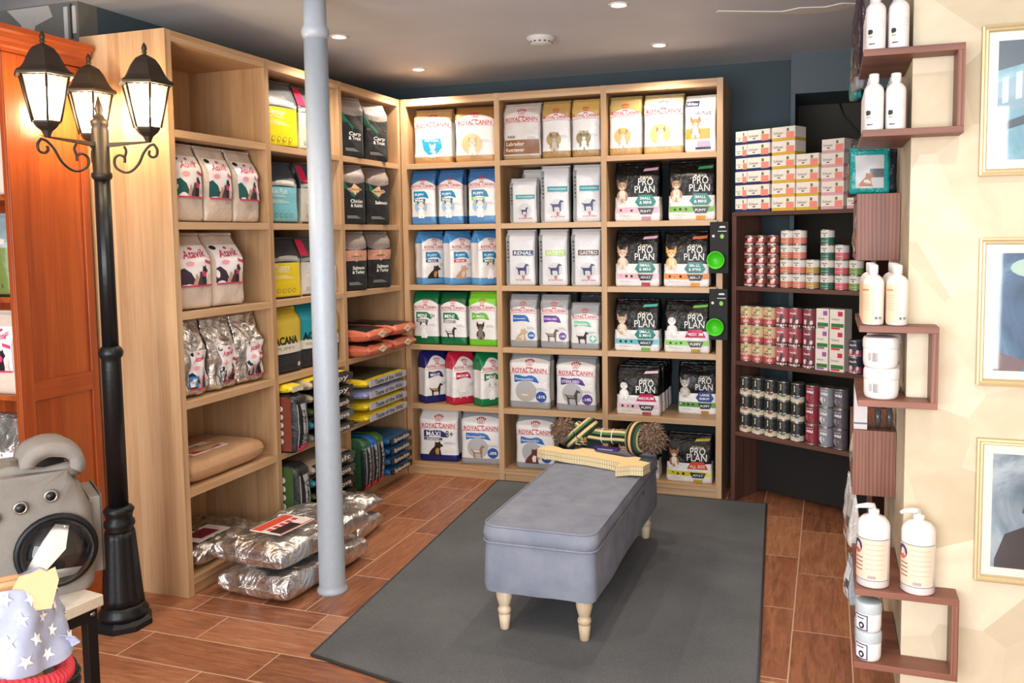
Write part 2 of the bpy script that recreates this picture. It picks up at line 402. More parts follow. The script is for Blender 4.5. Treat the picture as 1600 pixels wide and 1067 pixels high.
# ------------------------------------------------------------------ bags
def ell(cx, cy, rx, ry, n=18): return [(cx + rx * math.cos(2 * PI * i / n), cy + ry * math.sin(2 * PI * i / n)) for i in range(n)]
class Bag:
    """Upright gusseted bag, base at local z=0, front towards local -y."""
    def __init__(s, w, h, d, mat, seed=0, wr=.003, vt=.72, topd=.012, crisp=0, nu=14, nv=24, sq=.0, lean=.0, sealmat=None, gus=.012):
        h = min(h, .332)
        s.w, s.h, s.d, s.wr, s.vt, s.topd, s.crisp, s.seed, s.lean, s.gus = w, h, d, wr, vt, topd, crisp, seed, lean, gus
        s.mat = mat; s.sealmat = sealmat or mat; s.g = G(); s.lay = .0010; s.sq = sq
        nb, ns = max(5, nu // 2), 5
        ring = []
        for i in range(nu): ring.append(('f', i / nu))
        for i in range(ns): ring.append(('r', i / ns))
        for i in range(nb): ring.append(('b', i / nb))
        for i in range(ns): ring.append(('l', i / ns))
        N = len(ring); vs = []; uvs = []
        vsn = [k / nv for k in range(nv + 1)]
        for v in vsn:
            for side, p in ring:
                vs.append(s.P(side, p, v))
                uvs.append({'f': (p, v), 'r': (1 + p * .3, v), 'b': (1.3 + p, v), 'l': (-.3 * (1 - p), v)}[side])
        fs = [(j * N + i, j * N + (i + 1) % N, (j + 1) * N + (i + 1) % N, (j + 1) * N + i) for j in range(nv) for i in range(N)]
        fs.append(tuple(range(N - 1, -1, -1))); fs.append(tuple(nv * N + i for i in range(N)))
        # avoid the uv jump at the seam: sides read constant u beyond the front, fine for banding
        s.g.add(vs, fs, mat, uvs, True)
    def half(s, v):
        b = s.d / 2
        if v > s.vt:
            q = (v - s.vt) / (1 - s.vt); q = q * q * (3 - 2 * q) * .5 + q * .5; b = b * (1 - q) + s.topd / 2 * q
        if v < .06: b *= .9 + .1 * (v / .06)
        a = s.w / 2 * (1 - .025 * math.sin(PI * min(1, v * 1.1)) ** 2 + (.0 if v < s.vt else .01))
        if v < .05: a *= .965 + .035 * (v / .05)
        return a, b
    def P(s, side, p, v, off=0.0):
        a, b = s.half(v); z = s.h * v
        nz = lambda x, k: noise.noise(Vector((x * 14 + s.seed * 3.7, z * 14, k + s.seed)))
        if side in 'fb':
            x = (2 * p - 1) * a if side == 'f' else (1 - 2 * p) * a
            e = abs(x / a)
            bulge = .012 * (1 - e ** 2) * math.sin(PI * min(1, v / .95)) * (.5 + .5 * s.d / .12)
            y = b * (1 - .10 * e ** 8) + bulge
            n = nz(x, 1 if side == 'f' else 9) * s.wr
            if s.crisp:
                q = Vector((x * 17 + s.seed, z * 17, 3.1)); n += (abs(noise.noise(q)) - .2) * s.crisp + (abs(noise.noise(q * 2.3)) - .2) * s.crisp * .5
            y = y + n + off
            y = -y if side == 'f' else y
        else:
            x = a - s.gus * math.sin(PI * p) * (.3 + .7 * v) + nz(p, 5) * s.wr * .5
            if v > s.vt: x -= s.gus * 1.4 * math.sin(PI * p) * (v - s.vt) / (1 - s.vt)
            y = -b + 2 * b * p
            y *= (1 - .10)
            if side == 'l': x = -x; y = -y
            x += off if side == 'r' else -off
        return (x, y + s.lean * v * v, z)
    def nl(s): s.lay += .00022; return s.lay
    def poly(s, pts, col, grid=False):
        o = s.nl(); n = len(pts)
        cx = sum(p[0] for p in pts) / n; cy = sum(p[1] for p in pts) / n
        rings = [(.0001), .5, 1.0]; vs = []
        for r in (.5, 1.0): vs += [s.P('f', min(1, max(0, cx + (x - cx) * r)), min(1, max(0, cy + (y - cy) * r)), o) for x, y in pts]
        vs.append(s.P('f', cx, cy, o))
        fs = [(n + i, n + (i + 1) % n, (i + 1) % n, i) for i in range(n)] + [(2 * n, i, (i + 1) % n) for i in range(n)]
        # orient outward (-y)
        s.g.add(vs, [tuple(reversed(f)) for f in fs] if area2(pts) < 0 else fs, ink(col) if isinstance(col, str) else col, None, True)
    def flatpoly(s, pts, col):
        o = s.nl() + .0006
        s.g.add([s.P('f', min(1, max(0, x)), min(1, max(0, y)), o) for x, y in pts], [tuple(range(len(pts)))], ink(col))
    def band(s, u0, v0, u1, v1, col, skew=0, side='f', nu=10, bend=0):
        o = s.nl(); nvv = max(2, int(abs(v1 - v0) * 26)); vs = []
        for j in range(nvv + 1):
            for i in range(nu + 1):
                fu = i / nu; vv = v0 + (v1 - v0) * j / nvv + bend * (1 - (2 * fu - 1) ** 2)
                vs.append(s.P(side, min(1, max(0, u0 + (u1 - u0) * fu - skew * j / nvv * fu)), min(.995, vv), o))
        fs = [(j * (nu + 1) + i, j * (nu + 1) + i + 1, (j + 1) * (nu + 1) + i + 1, (j + 1) * (nu + 1) + i) for j in range(nvv) for i in range(nu)]
        s.g.add(vs, fs, ink(col) if isinstance(col, str) else col, None, True)
    def disc(s, u, v, ru, col, k=1): s.poly(ell(u, v, ru, ru * s.w / s.h * k), col)
    def text(s, body, u, v, wf, col, hm=1, bold=.012, shear=0, slope=0, side='f', maxh=None, arch=0):
        """centred lettering, wf = width as a share of the bag width"""
        V, F, tw, th = text_mesh(body, bold, shear); o = s.lay + .0012
        W = s.w if side == 'f' else s.d
        k = wf * W / tw; ky = k * hm
        if maxh and ky * th > maxh * s.h: ky = maxh * s.h / th
        vs = []
        for x, y in V:
            du = (x * k - wf * W / 2) / W
            vs.append(s.P(side, min(.995, max(.005, u + du)), min(.99, v + (y - th / 2) * ky / s.h + slope * du + arch * (.25 - (du / wf) ** 2)), o))
        s.g.add(vs, F, ink(col))
    def vtext(s, body, u, v, hf, col, side='f', size=.5, bold=.012, down=True):
        V, F, tw, th = text_mesh(body, bold, 0); o = s.lay + .0012
        k = hf * s.h / tw; W = s.w if side == 'f' else s.d; ku = size
        vs = []
        for x, y in V:
            dv = (x * k - hf * s.h / 2) / s.h * (-1 if down else 1); du = (y - th / 2) / th * ku * (1 if down else -1)
            vs.append(s.P(side, min(.98, max(.02, u + du)), min(.97, max(.02, v + dv)), o))
        s.g.add(vs, F, ink(col))
    def finish(s, name, label, loc, rotz, group=None, cat='bag', seal=True, partname='bag_body'):
        t = thing(name, label, cat, loc, rotz, group)
        s.g.build(partname, t)
        if seal:
            a, b = s.half(1); g = G(); vs = []; n = 12; hh = .014
            y0 = s.lean
            for j in range(3):
                for i in range(n + 1):
                    x = (2 * i / n - 1) * a * (1.0 - .02 * (j == 2)); yy = y0 + noise.noise(Vector((x * 30, s.seed, j * .4))) * .004
                    vs.append((x, yy - s.topd / 2 * (1 - j / 3), s.h - .004 + hh * j / 2)); 
            for j in range(3):
                for i in range(n + 1):
                    x = (2 * i / n - 1) * a * (1.0 - .02 * (j == 2)); yy = y0 + noise.noise(Vector((x * 30, s.seed, j * .4))) * .004
                    vs.append((x, yy + s.topd / 2 * (1 - j / 3) + .0005, s.h - .004 + hh * j / 2))
            m = 3 * (n + 1); fs = []
            for j in range(2):
                for i in range(n):
                    q = j * (n + 1) + i
                    fs.append((q, q + 1, q + n + 2, q + n + 1)); fs.append((m + q + 1, m + q, m + q + n + 1, m + q + n + 2))
            for i in range(n):
                q = 2 * (n + 1) + i; fs.append((q, q + 1, m + q + 1, m + q))
            for j in range(2):
                for i in (0, n):
                    q = j * (n + 1) + i; fs.append((q, q + n + 1, m + q + n + 1, m + q))
            g.add(vs, fs, s.sealmat, [(0, .99)] * len(vs), True); g.build('top_seal', t)
        return t
def area2(p): return sum(p[i][0] * p[(i + 1) % len(p)][1] - p[(i + 1) % len(p)][0] * p[i][1] for i in range(len(p)))

# dogs drawn from simple shapes; (u,v) = feet centre, sz = height as share of bag height
STAND = [(.02, .62), (.10, .66), (.16, .60), (.60, .60), (.66, .74), (.72, .88), (.78, .97), (.84, .93), (.98, .84), (.97, .78), (.84, .76), (.80, .66), (.80, .45), (.78, .30), (.78, .02), (.84, 0), (.70, 0), (.68, .30), (.60, .36), (.36, .36), (.32, .30), (.34, .02), (.38, 0), (.24, 0), (.22, .28), (.18, .46), (.12, .56)]
SIT = [(.10, 0), (.95, 0), (.86, .10), (.84, .30), (.80, .50), (.84, .60), (.98, .66), (1.0, .74), (.86, .84), (.80, 1.0), (.68, .92), (.58, .92), (.50, .98), (.50, .80), (.46, .62), (.30, .46), (.18, .28), (.10, .14)]
def dog(b, u, v, sz, col, kind='stand', col2=None, asp=1.15):
    ku = sz * b.h / b.w * asp
    pts = {'stand': STAND, 'sit': SIT}[kind]
    b.flatpoly([(u + (x - .5) * ku, v + y * sz) for x, y in pts], col)
    if col2:
        b.lay += .0006
        if kind == 'stand': b.flatpoly([(u + (x - .5) * ku, v + y * sz) for x, y in ((.18, .58), (.6, .58), (.66, .44), (.3, .44))], col2)
        else: b.flatpoly([(u + (x - .5) * ku, v + y * sz) for x, y in ((.55, .1), (.72, .1), (.76, .5), (.6, .55), (.5, .35))], col2)
def portrait(b, u, v, sz, fur, dark, light, ears='up'):
    """sitting dog facing the viewer: body, legs, head, ears, muzzle, nose, eyes"""
    kx = b.h / b.w * sz; e = lambda x, y, rx, ry: ell(u + x * kx, v + y * sz, rx * kx, ry * sz, 16)
    b.poly(e(0, .26, .27, .28), fur); b.poly(e(-.12, .10, .09, .13), light); b.poly(e(.12, .10, .09, .13), light)
    b.poly(e(0, .34, .15, .20), light)
    if ears == 'up':
        for sx in (-1, 1): b.poly([(u + sx * x * kx, v + y * sz) for x, y in ((.06, .80), (.24, 1.04), (.25, .72))][::sx], dark)
    else:
        for sx in (-1, 1): b.poly(e(sx * .2, .68, .07, .14), dark)
    b.poly(e(0, .70, .20, .19), fur); b.poly(e(0, .62, .10, .09), light)
    b.poly(e(0, .65, .035, .025), '151515')
    for sx in (-1, 1): b.poly(e(sx * .09, .74, .022, .022), '151515')
def crown(b, u, v, wf, col):
    k = b.w / b.h
    for i in range(5):
        a = (i - 2) * .32; x0, y0 = u + math.sin(a) * wf * .32, v + math.cos(a) * wf * .22 * k
        x1, y1 = u + math.sin(a) * wf * .62, v + math.cos(a) * wf * .62 * k
        b.flatpoly([(x0 - .007, y0), (x0 + .007, y0), (x1 + .007, y1), (x1 - .007, y1)], col); b.lay -= .0002
        b.flatpoly(ell(x1, y1 + .018, .022, .022 * k, 8), col); b.lay -= .0002
    b.flatpoly([(u - wf * .28, v + .01), (u + wf * .28, v + .01), (u + wf * .28, v - .008), (u - wf * .28, v - .008)], col)
def lines(b, u0, u1, v0, n, col, dv=.018):
    for i in range(n): b.band(u0, v0 - i * dv, u0 + (u1 - u0) * (.7 + .3 * ((i * 7) % 3) / 2), v0 - i * dv + .006, col, nu=3); b.lay -= .00022

RED = 'C8202E'
def rc(w, h, d, top, low, badge, bcol, sub=None, scol=None, dogk=None, extra=None, seed=0, base='E9E6E4', vb=.13, vt=.88, arc=.10, panel=None, mid='B9B9BC', lean=0, wr=.003, topd=.012):
    m = film(base, low, vb, top, vt, arc, name='bag_film')
    b = Bag(w, h, d, m, seed, wr=wr, lean=lean, topd=.03, vt=.82)
    crown(b, .5, .775, .26, RED)
    b.text('ROYAL CANIN', .5, .725, .86, RED, hm=1.15, bold=.012, arch=.03)
    b.band(.0, .66, 1, .667, RED, bend=.02)
    if badge:
        b.poly([(.12, .50), (.76, .50), (.68, .60), (.58, .635), (.12, .635)], bcol)
        b.text(badge, .38, .568, .46 if len(badge) > 5 else .38, 'F8F8F8', bold=.012, maxh=.095)
    if sub:
        b.band(.12, .435, .62, .492, scol or '9AA0A6'); b.text(sub, .36, .464, .34, 'FFFFFF' if scol else '303030', bold=.01, maxh=.04)
    if panel: b.poly(ell(.42, .34, .27, .27 * w / h * .95), panel)
    if dogk:
        k = dogk[0]
        if k in ('stand', 'sit'): dog(b, .42, .12 if k == 'sit' else .13, dogk[3] if len(dogk) > 3 else .28, dogk[1], k, dogk[2])
        else: portrait(b, .44, .13, .33, dogk[1], dogk[2], dogk[3])
    if extra:
        if extra[0] == 'disc':
            b.disc(.80, .24, .13, extra[2]); b.text(extra[1], .80, .24, .19, 'FFFFFF', bold=.02)
        else: b.text(extra[1], .80, .57, .2, '3A3A3A', hm=1.2)
    lines(b, .66, .94, .40, 3, '9A9A9A')
    return b
def pp(w, h, d, stripe, hexc, h1, h2, age, ribbon, foot, dogc, seed=0):
    m = film('EDEBEA', '0A0A0B', 0, '0A0A0B', .42, 0, rough=.33, wr=.5, name='black_bag_film')
    b = Bag(w, h, d, m, seed, wr=.005, crisp=.006, nu=18, vt=.72)
    b.band(.01, .14, .99, .24, stripe)
    for k in (.14, .26, .38): b.disc(k, .19, .03, '2A1A20')
    lines(b, .1, .45, .10, 2, 'B5B0B0')
    portrait(b, .17, .33, .40, *dogc)
    b.text('PURINA', .70, .755, .26, 'E6DCC8', bold=.0)
    b.text('PRO', .70, .68, .33, 'F2EFE8', hm=1.25, bold=.0)
    b.text('PLAN', .68, .55, .44, 'F2EFE8', hm=1.15, bold=.0)
    if h2: b.poly([(.46, .33), (.56, .455), (.84, .455), (.93, .33), (.86, .255), (.54, .255)], hexc)
    else: b.poly([(.46, .30), (.56, .46), (.84, .46), (.93, .30)], hexc)
    b.text(h1, .695, .395 if h2 else .365, .24 if h2 else .34, 'FFFFFF', bold=.008)
    if h2: b.text(h2, .695, .320, .26, 'FFFFFF', bold=.008)
    b.poly([(.52, .225), (.88, .225), (.82, .115), (.58, .115)], '151515')
    b.text(age, .70, .17, .23, 'FFFFFF', bold=.008)
    b.band(.60, .01, .80, .075, foot)
    b.poly([(.62, .865), (.93, .885), (.95, .935), (.65, .915)][::1], ribbon)
    return b
def vet(w, h, d, bandc, word, seed=0, small=False, lean=0):
    m = film('D9D9DC', rough=.3, wr=.2, name='pale_silver_film')
    b = Bag(w, h, d, m, seed, wr=.002, lean=lean, vt=.86, topd=.03)
    b.band(0.02, .02, .13, .93, '8E9194', nu=3)
    for k in range(6): b.disc(.075, .45 + k * .07, .035, '33353A' if k % 2 else '5A5D62')
    b.band(.24, .555, .95, .650, bandc); b.text(word, .60, .602, .62, 'F0F4F4', bold=.008, maxh=.065)
    lines(b, .7, .9, .54, 1, '8A8A90')
    b.poly(ell(.58, .30, .24, .24 * w / h), 'C9C9CE'); dog(b, .57, .20, .215 if not small else .17, '1C1F5A', 'stand', None, 1.3)
    crown(b, .6, .125, .1, 'C0505A'); b.text('ROYAL CANIN', .6, .105, .5, 'B8343F', bold=.0)
    return b
shelf_word = {5: 'top shelf', 4: 'second shelf', 3: 'third shelf', 2: 'fourth shelf', 1: 'fifth shelf', 0: 'bottom shelf'}
def put(b, x0, x1, lv, label, yaw=0, y=.02, dz=0.001, name='dog_food_bag', group=None):
    a = math.radians(yaw); ext = abs(b.d * math.cos(a)) + abs(b.w * math.sin(a))
    return b.finish(name, label + ', ' + shelf_word[lv] + ' at the back' if lv is not None else label,
                    ((x0 + x1) / 2, y + ext / 2 + .012, LV[lv] + dz), a, group)
GR = 'back shelving food bags'
GOLD = 'B08A55'; SIL = '9B9C9F'
# top shelf
b = rc(.250, .335, .10, 'C9A36B', 'B08A55', None, None, seed=1, wr=.004)
b.poly([(.2, .46), (.72, .47), (.76, .3), (.6, .17), (.38, .17), (.26, .26)], '1B9AC0'); b.text('Hair & Skin', .48, .43, .36, 'FFFFFF'); portrait(b, .5, .12, .26, 'F2EEE6', 'D8CFC0', 'FFFFFF')
put(b, .066, .335, 5, 'white bag with turquoise patch and small white dog', 6)
b = rc(.250, .335, .10, 'A0723F', 'B08A55', None, None, seed=2, panel='D9BE8C', dogk=('face', 'D9C9AC', 'B99C6A', 'F0E8DC'), wr=.004)
put(b, .350, .620, 5, 'white bag with gold base and big eared dog face', 8)
b = rc(.240, .338, .10, 'C8BCB4', 'B59A7A', None, None, seed=3, base='DDD6D2', vb=.08, wr=.008)
b.text('Adult', .22, .42, .22, '3A2A20'); b.band(.03, .1, .97, .36, '8A5A35'); b.text('Labrador', .33, .29, .5, 'F0E6DC'); b.text('Retriever', .33, .18, .5, 'F0E6DC')
put(b, .684, .930, 5, 'crumpled white and brown bag lettered Labrador Retriever')
b = rc(.176, .345, .08, 'B89458', 'A88550', None, None, seed=4, vt=.80, panel='B59A62', dogk=('face', '9A8468', '6A5844', 'C8B8A0'))
put(b, .938, 1.115, 5, 'narrow gold topped white bag beside the crumpled brown one')
b = rc(.172, .346, .08, 'D0A860', 'A88550', None, None, seed=5, vt=.80, panel='97854F', dogk=('face', '8A7A60', '5A4A38', 'F0ECE4'))
b.text('Shih Tzu', .42, .44, .4, 'E8DCB8'); put(b, 1.122, 1.300, 5, 'narrow white bag with bright gold top, beside the divider')
b = rc(.190, .345, .08, 'B59C62', 'B89458', None, None, seed=6, vt=.80, panel='C8AC6A', dogk=('face', 'C9A26A', 'A07840', 'F0E4D0'))
put(b, 1.350, 1.548, 5, 'olive gold topped white bag, left in the right column')
b = rc(.228, .340, .10, 'C8B48A', 'C8A468', None, None, seed=7, vt=.93, panel='D8BA78', dogk=('face', 'E0C8A0', '8A6A48', 'F8F0E4'), wr=.004)
put(b, 1.553, 1.790, 5, 'large shiny white bag, centre of the right column')
m = film('F2EDE8', rough=.4, name='bag_film'); b = Bag(.176, .315, .10, m, 8, topd=.03)
b.band(.02, .82, .45, .93, '1C2250'); b.text('Virbac', .23, .875, .36, 'FFFFFF'); b.text('Adult', .62, .70, .5, '4A4A55', bold=0); b.text('VET HPM', .62, .57, .3, '6A6A70', bold=0)
b.band(.02, .24, .82, .42, 'F0A040'); portrait(b, .35, .26, .38, 'D98A55', 'B86A3A', 'F4E4D8'); b.band(.4, .10, .82, .2, 'B8A0C0'); b.band(.35, .05, .85, .09, '1C2250')
b.band(.2, .1, .5, .75, '1C2A6A', side='r', nu=3)
put(b, 1.796, 1.972, 5, 'white veterinary bag with orange stripe and seated puppy', -4)
# second shelf
for (x0, x1, sd, sc, st, lab) in ((.046, .225, 11, '0A7A46', 'MINI', 'blue topped puppy bag with green tag, leftmost'), (.236, .414, 12, '0A7A46', 'MINI', 'blue topped puppy bag with green tag, middle of three'), (.440, .630, 13, '9CCB3A', 'X-SMALL', 'blue topped puppy bag with yellow green tag, right of three')):
    b = rc(x1 - x0 - .008, .338, .085, '3D6FA8', '4C86C0', 'PUPPY', '1283B5', st, sc, ('face', 'E8E0D8', '8A5A3A', 'FFFFFF'), seed=sd, panel='9AC0E0', vt=.84, vb=.15)
    put(b, x0, x1, 4, lab, 4 if sd == 13 else 0)
b = vet(.172, .262, .08, '1E8C98', 'HYPOALLERGENIC', 14, True); put(b, .722, .900, 4, 'short pale silver bag with teal band and small navy dog', y=.015)
b = vet(.150, .325, .08, '1E8C98', 'HYPOALLERGENIC', 15); put(b, .752, .905, 4, 'taller pale bag standing behind the short teal banded bag', y=.16)
b = vet(.176, .340, .085, '1E8C98', 'HYPOALLERGENIC', 16); put(b, .912, 1.102, 4, 'tall silver bag with teal band, middle of the column', 6)
b = vet(.166, .340, .085, '1E8C98', 'HYPOALLERGENIC', 17); put(b, 1.116, 1.296, 4, 'tall pale silver bag with teal band, beside the divider', 6)
YORK = ('B08A6A', '5A4A44', 'E0D0C0'); CHI = ('D2AE8E', 'B88E70', 'E8D8C8')
b = pp(.268, .340, .10, 'E0B8C4', '0F7A70', 'SMALL', '& MINI', 'PUPPY', 'D8A8B8', 'C890A8', YORK, 18); put(b, 1.378, 1.656, 4, 'black and white bag with pink stripe and small terrier')
b = pp(.266, .336, .10, '7AB84A', '0F7A70', 'SMALL', '& MINI', 'PUPPY', '3A9A5A', 'E8A040', YORK, 19); put(b, 1.696, 1.970, 4, 'black and white bag with green stripe and small terrier')
# third shelf, turned to the right
for (x0, x1, sd, sc, st, lab, dg) in ((.046, .240, 21, '1A2F6A', 'MAXI', 'light blue puppy bag with navy tag, turned sideways', ('sit', '2A2420', 'C08A50', .26)), (.240, .434, 22, 'C83A50', 'MEDIUM', 'light blue puppy bag with pink tag, top slumped', ('sit', 'C8A080', 'E8D0BC', .26)), (.434, .630, 23, '0A7A5A', 'MINI', 'light blue puppy bag with green tag, turned sideways', ('face', 'EEE6E0', '8A5A3A', 'FFFFFF'))):
    b = rc(.170, .330, .110, '4C8CC8', '5A9AD0', 'PUPPY', '1283B5', st, sc, dg, seed=sd, vt=.90, vb=.14, wr=.006)
    put(b, x0 + .003, x1 + .003, 3, lab, 52, y=-.012)
for (x0, x1, sd, c, wd, lab) in ((.682, .884, 24, '1E2766', 'RENAL', 'pale silver bag with navy band, leftmost of three'), (.896, 1.090, 25, 'A8CC5A', 'SATIETY', 'pale silver bag with lime green band, middle of three'), (1.102, 1.296, 26, '5A3A26', 'GASTRO', 'pale silver bag with brown band, right of three')):
    b = vet(x1 - x0 - .016, .338, .085, c, wd, sd); put(b, x0, x1, 3, lab, 4)
b = pp(.262, .318, .10, 'E8BCC8', '0F7A70', 'SMALL', '& MINI', 'ADULT', 'E0B0C4', 'B84A66', CHI, 27); put(b, 1.378, 1.652, 3, 'black and white bag with pink stripe and tan chihuahua')
b = pp(.262, .315, .10, 'F09048', '0F7A70', 'SMALL', '& MINI', 'ADULT', 'D86A3A', 'F0A040', ('E8B070', 'D89850', 'F4D8B0'), 28); put(b, 1.668, 1.938, 3, 'black and white bag with orange stripe and fluffy dog')
# fourth shelf
b = rc(.176, .328, .085, '0B6B3C', '0B6B3C', 'MINI', '0F7444', 'AGEING', '6A6A6A', ('face', 'F0EEEA', '2A2A2A', 'FFFFFF'), ('t', '12+'), seed=31, vt=.88, vb=.16); put(b, .046, .226, 2, 'dark green and white bag marked twelve plus', 0)
b = rc(.180, .325, .085, '0B5A34', '0B6B3C', 'MINI', '0F7444', 'ADULT', '8A8A8A', ('stand', '2E2A28', 'E8E4E0', .24), None, seed=32, vt=.86, vb=.16); put(b, .236, .420, 2, 'dark green and white adult bag, middle of three')
b = rc(.190, .336, .085, '7CC832', '6EBE2C', 'X-SMALL', '6AB82E', None, None, ('face', '4A3A34', '1A1614', '8A7A70'), None, seed=33, vt=.84, vb=.13); put(b, .428, .632, 2, 'bright lime green and white bag')
for (x0, x1, hh, sd, c, wd, n, lab, dc) in ((.708, .894, .318, 34, '2A6AB4', 'Dermacomfort', '-30%', 'grey and white bag with blue badge, left of three', ('sit', 'C8B090', 'E0D0B8', .26)), (.908, 1.096, .318, 35, '6A3A9A', 'STERILISED', '-14%', 'grey and white bag with purple badge, centre', ('stand', '6A5A4E', 'A89A8C', .26)), (1.102, 1.286, .272, 36, '7AC8A8', 'Digestive', '+', 'short grey and white bag with mint green badge', ('stand', '241E1C', '3A302C', .28))):
    b = rc(x1 - x0 - .008, hh, .08, SIL, SIL, wd, c, None, None, dc, ('disc', n, c), seed=sd, vt=.80, arc=.06, vb=.14); put(b, x0, x1, 2, lab)
for (x0, x1, sd, lab) in ((.72, .90, 37, 'dark bag standing behind the blue badge bag'), (.93, 1.10, 38, 'dark bag standing behind the purple badge bag'), (1.12, 1.29, 39, 'dark bag standing behind the mint badge bag')):
    b = Bag(x1 - x0, .325, .08, film('3A3A3C', rough=.3, wr=.5), sd); put(b, x0, x1, 2, lab, y=.16)
b = pp(.270, .300, .10, '6AC0C8', '0F7A70', 'SMALL', '& MINI', 'ADULT', '5AB8A8', '7AB84A', CHI, 41); put(b, 1.374, 1.650, 2, 'black and white bag with teal stripe and tan chihuahua')
b = pp(.262, .300, .10, '8AC860', 'C81E5A', 'MEDIUM', '', 'PUPPY', '6AB84A', 'C8A040', ('E8E0DC', '2A2422', 'F8F4F0'), 42); put(b, 1.672, 1.940, 2, 'black and white bag with crimson badge and spotted puppy')
# fifth shelf, turned
for (x0, x1, sd, c, wd, lab, dg) in ((.046, .240, 43, '1A1F66', 'MAXI', 'white bag with navy shoulders, turned sideways', ('stand', '2A2018', 'C09060', .27)), (.240, .434, 44, 'C0203E', 'MEDIUM', 'white bag with crimson shoulders, turned sideways', ('stand', 'E4DCD4', 'F4F0EC', .27)), (.434, .630, 45, '0A7A44', 'MINI', 'white bag with green shoulders, turned sideways', ('face', 'F0EEEC', 'B8B0A8', 'FFFFFF'))):
    b = rc(.170, .328, .110, c, c, wd, c, None, None, dg, seed=sd, vt=.93, arc=.24, vb=.15, wr=.005); put(b, x0 + .003, x1 + .003, 1, lab, 52, y=-.012)
b = rc(.262, .335, .12, SIL, SIL, 'Dermacomfort', '2A6AB4', None, None, ('stand', 'C8B498', 'E4D8C4', .27), ('disc', '-31%', '1E4A9A'), seed=46, vt=.95, arc=.06, vb=.14, panel='B4B4B6'); put(b, .700, .972, 1, 'plump grey and white bag with blue badge and pale terrier')
b = rc(.250, .325, .12, SIL, SIL, 'STERILISED', '5A2E8C', None, None, ('stand', '4A4440', '8A8078', .3), ('disc', '-14%', '4A2A80'), seed=47, vt=.93, arc=.06, vb=.14, panel='B4B4B6'); put(b, 1.000, 1.268, 1, 'plump grey and white bag with purple badge and standing dog')
b = pp(.262, .285, .09, 'E8BCC8', 'C81E5A', 'MEDIUM', '', 'PUPPY', 'E8C0D0', 'B84A66', ('E8E0DC', '2A2422', 'F8F4F0'), 48); put(b, 1.386, 1.652, 1, 'pink striped black and white bag, front of a row')
for k in range(3):
    b = pp(.262, .285, .06, 'E8BCC8', 'C81E5A', 'MEDIUM', '', 'PUPPY', 'E8C0D0', 'B84A66', ('E8E0DC', '2A2422', 'F8F4F0'), 50 + k)
    put(b, 1.392, 1.658, 1, ('first', 'second', 'third')[k] + ' bag behind the pink striped one', y=.138 + k * .098)
b = pp(.228, .300, .09, '5A9A4A', '1A3A7A', 'LARGE', 'ROBUST', 'PUPPY', '2A2A2E', 'B8803A', ('B8AC9C', '8A7E70', 'D8D0C4'), 54); put(b, 1.735, 1.968, 1, 'black bag with navy badge and grey puppy, pushed back', y=.14)
# bottom shelf
b = rc(.262, .325, .12, 'D8D6D6', '1A1F66', 'MAXI', '1A2360', 'AGEING', '5A5A60', ('sit', '2A2018', 'B88858', .3), ('t', '8+'), seed=55, vt=1.2, vb=.14); put(b, .060, .330, 0, 'white bag with navy base and a seated shepherd dog', 6)
b = rc(.262, .325, .12, SIL, SIL, 'Dermacomfort', '2A6AB4', None, None, ('stand', 'A07850', 'E8DCD0', .28), ('disc', '-35%', '1E4A9A'), seed=56, vt=.95, arc=.06, vb=.13, panel='B4B4B6'); put(b, .350, .628, 0, 'grey and white bag with blue badge and collie', 8)
b = rc(.250, .325, .12, SIL, SIL, 'Dermacomfort', '2A6AB4', None, None, ('sit', '6A3020', 'F0E8E0', .3), ('disc', '-21%', '1E4A9A'), seed=57, vt=.95, arc=.06, vb=.13, panel='B4B4B6'); put(b, .734, .990, 0, 'blue badged grey and white bag, half behind bench', 4)
b = pp(.266, .280, .11, 'D8C83A', 'D84A20', 'ALL SIZE', '', 'ADULT', 'C8B83A', 'B8A030', ('A8704A', '8A5434', 'F0E4D8'), 58); put(b, 1.684, 1.956, 0, 'black and white bag with yellow stripe and long haired collie')
b = pp(.262, .280, .11, 'C8A0B0', '1A3A7A', 'LARGE', '', 'ADULT', '2A2A2E', 'B8803A', CHI, 59); put(b, 1.376, 1.650, 0, 'dark bag almost hidden behind the bench')

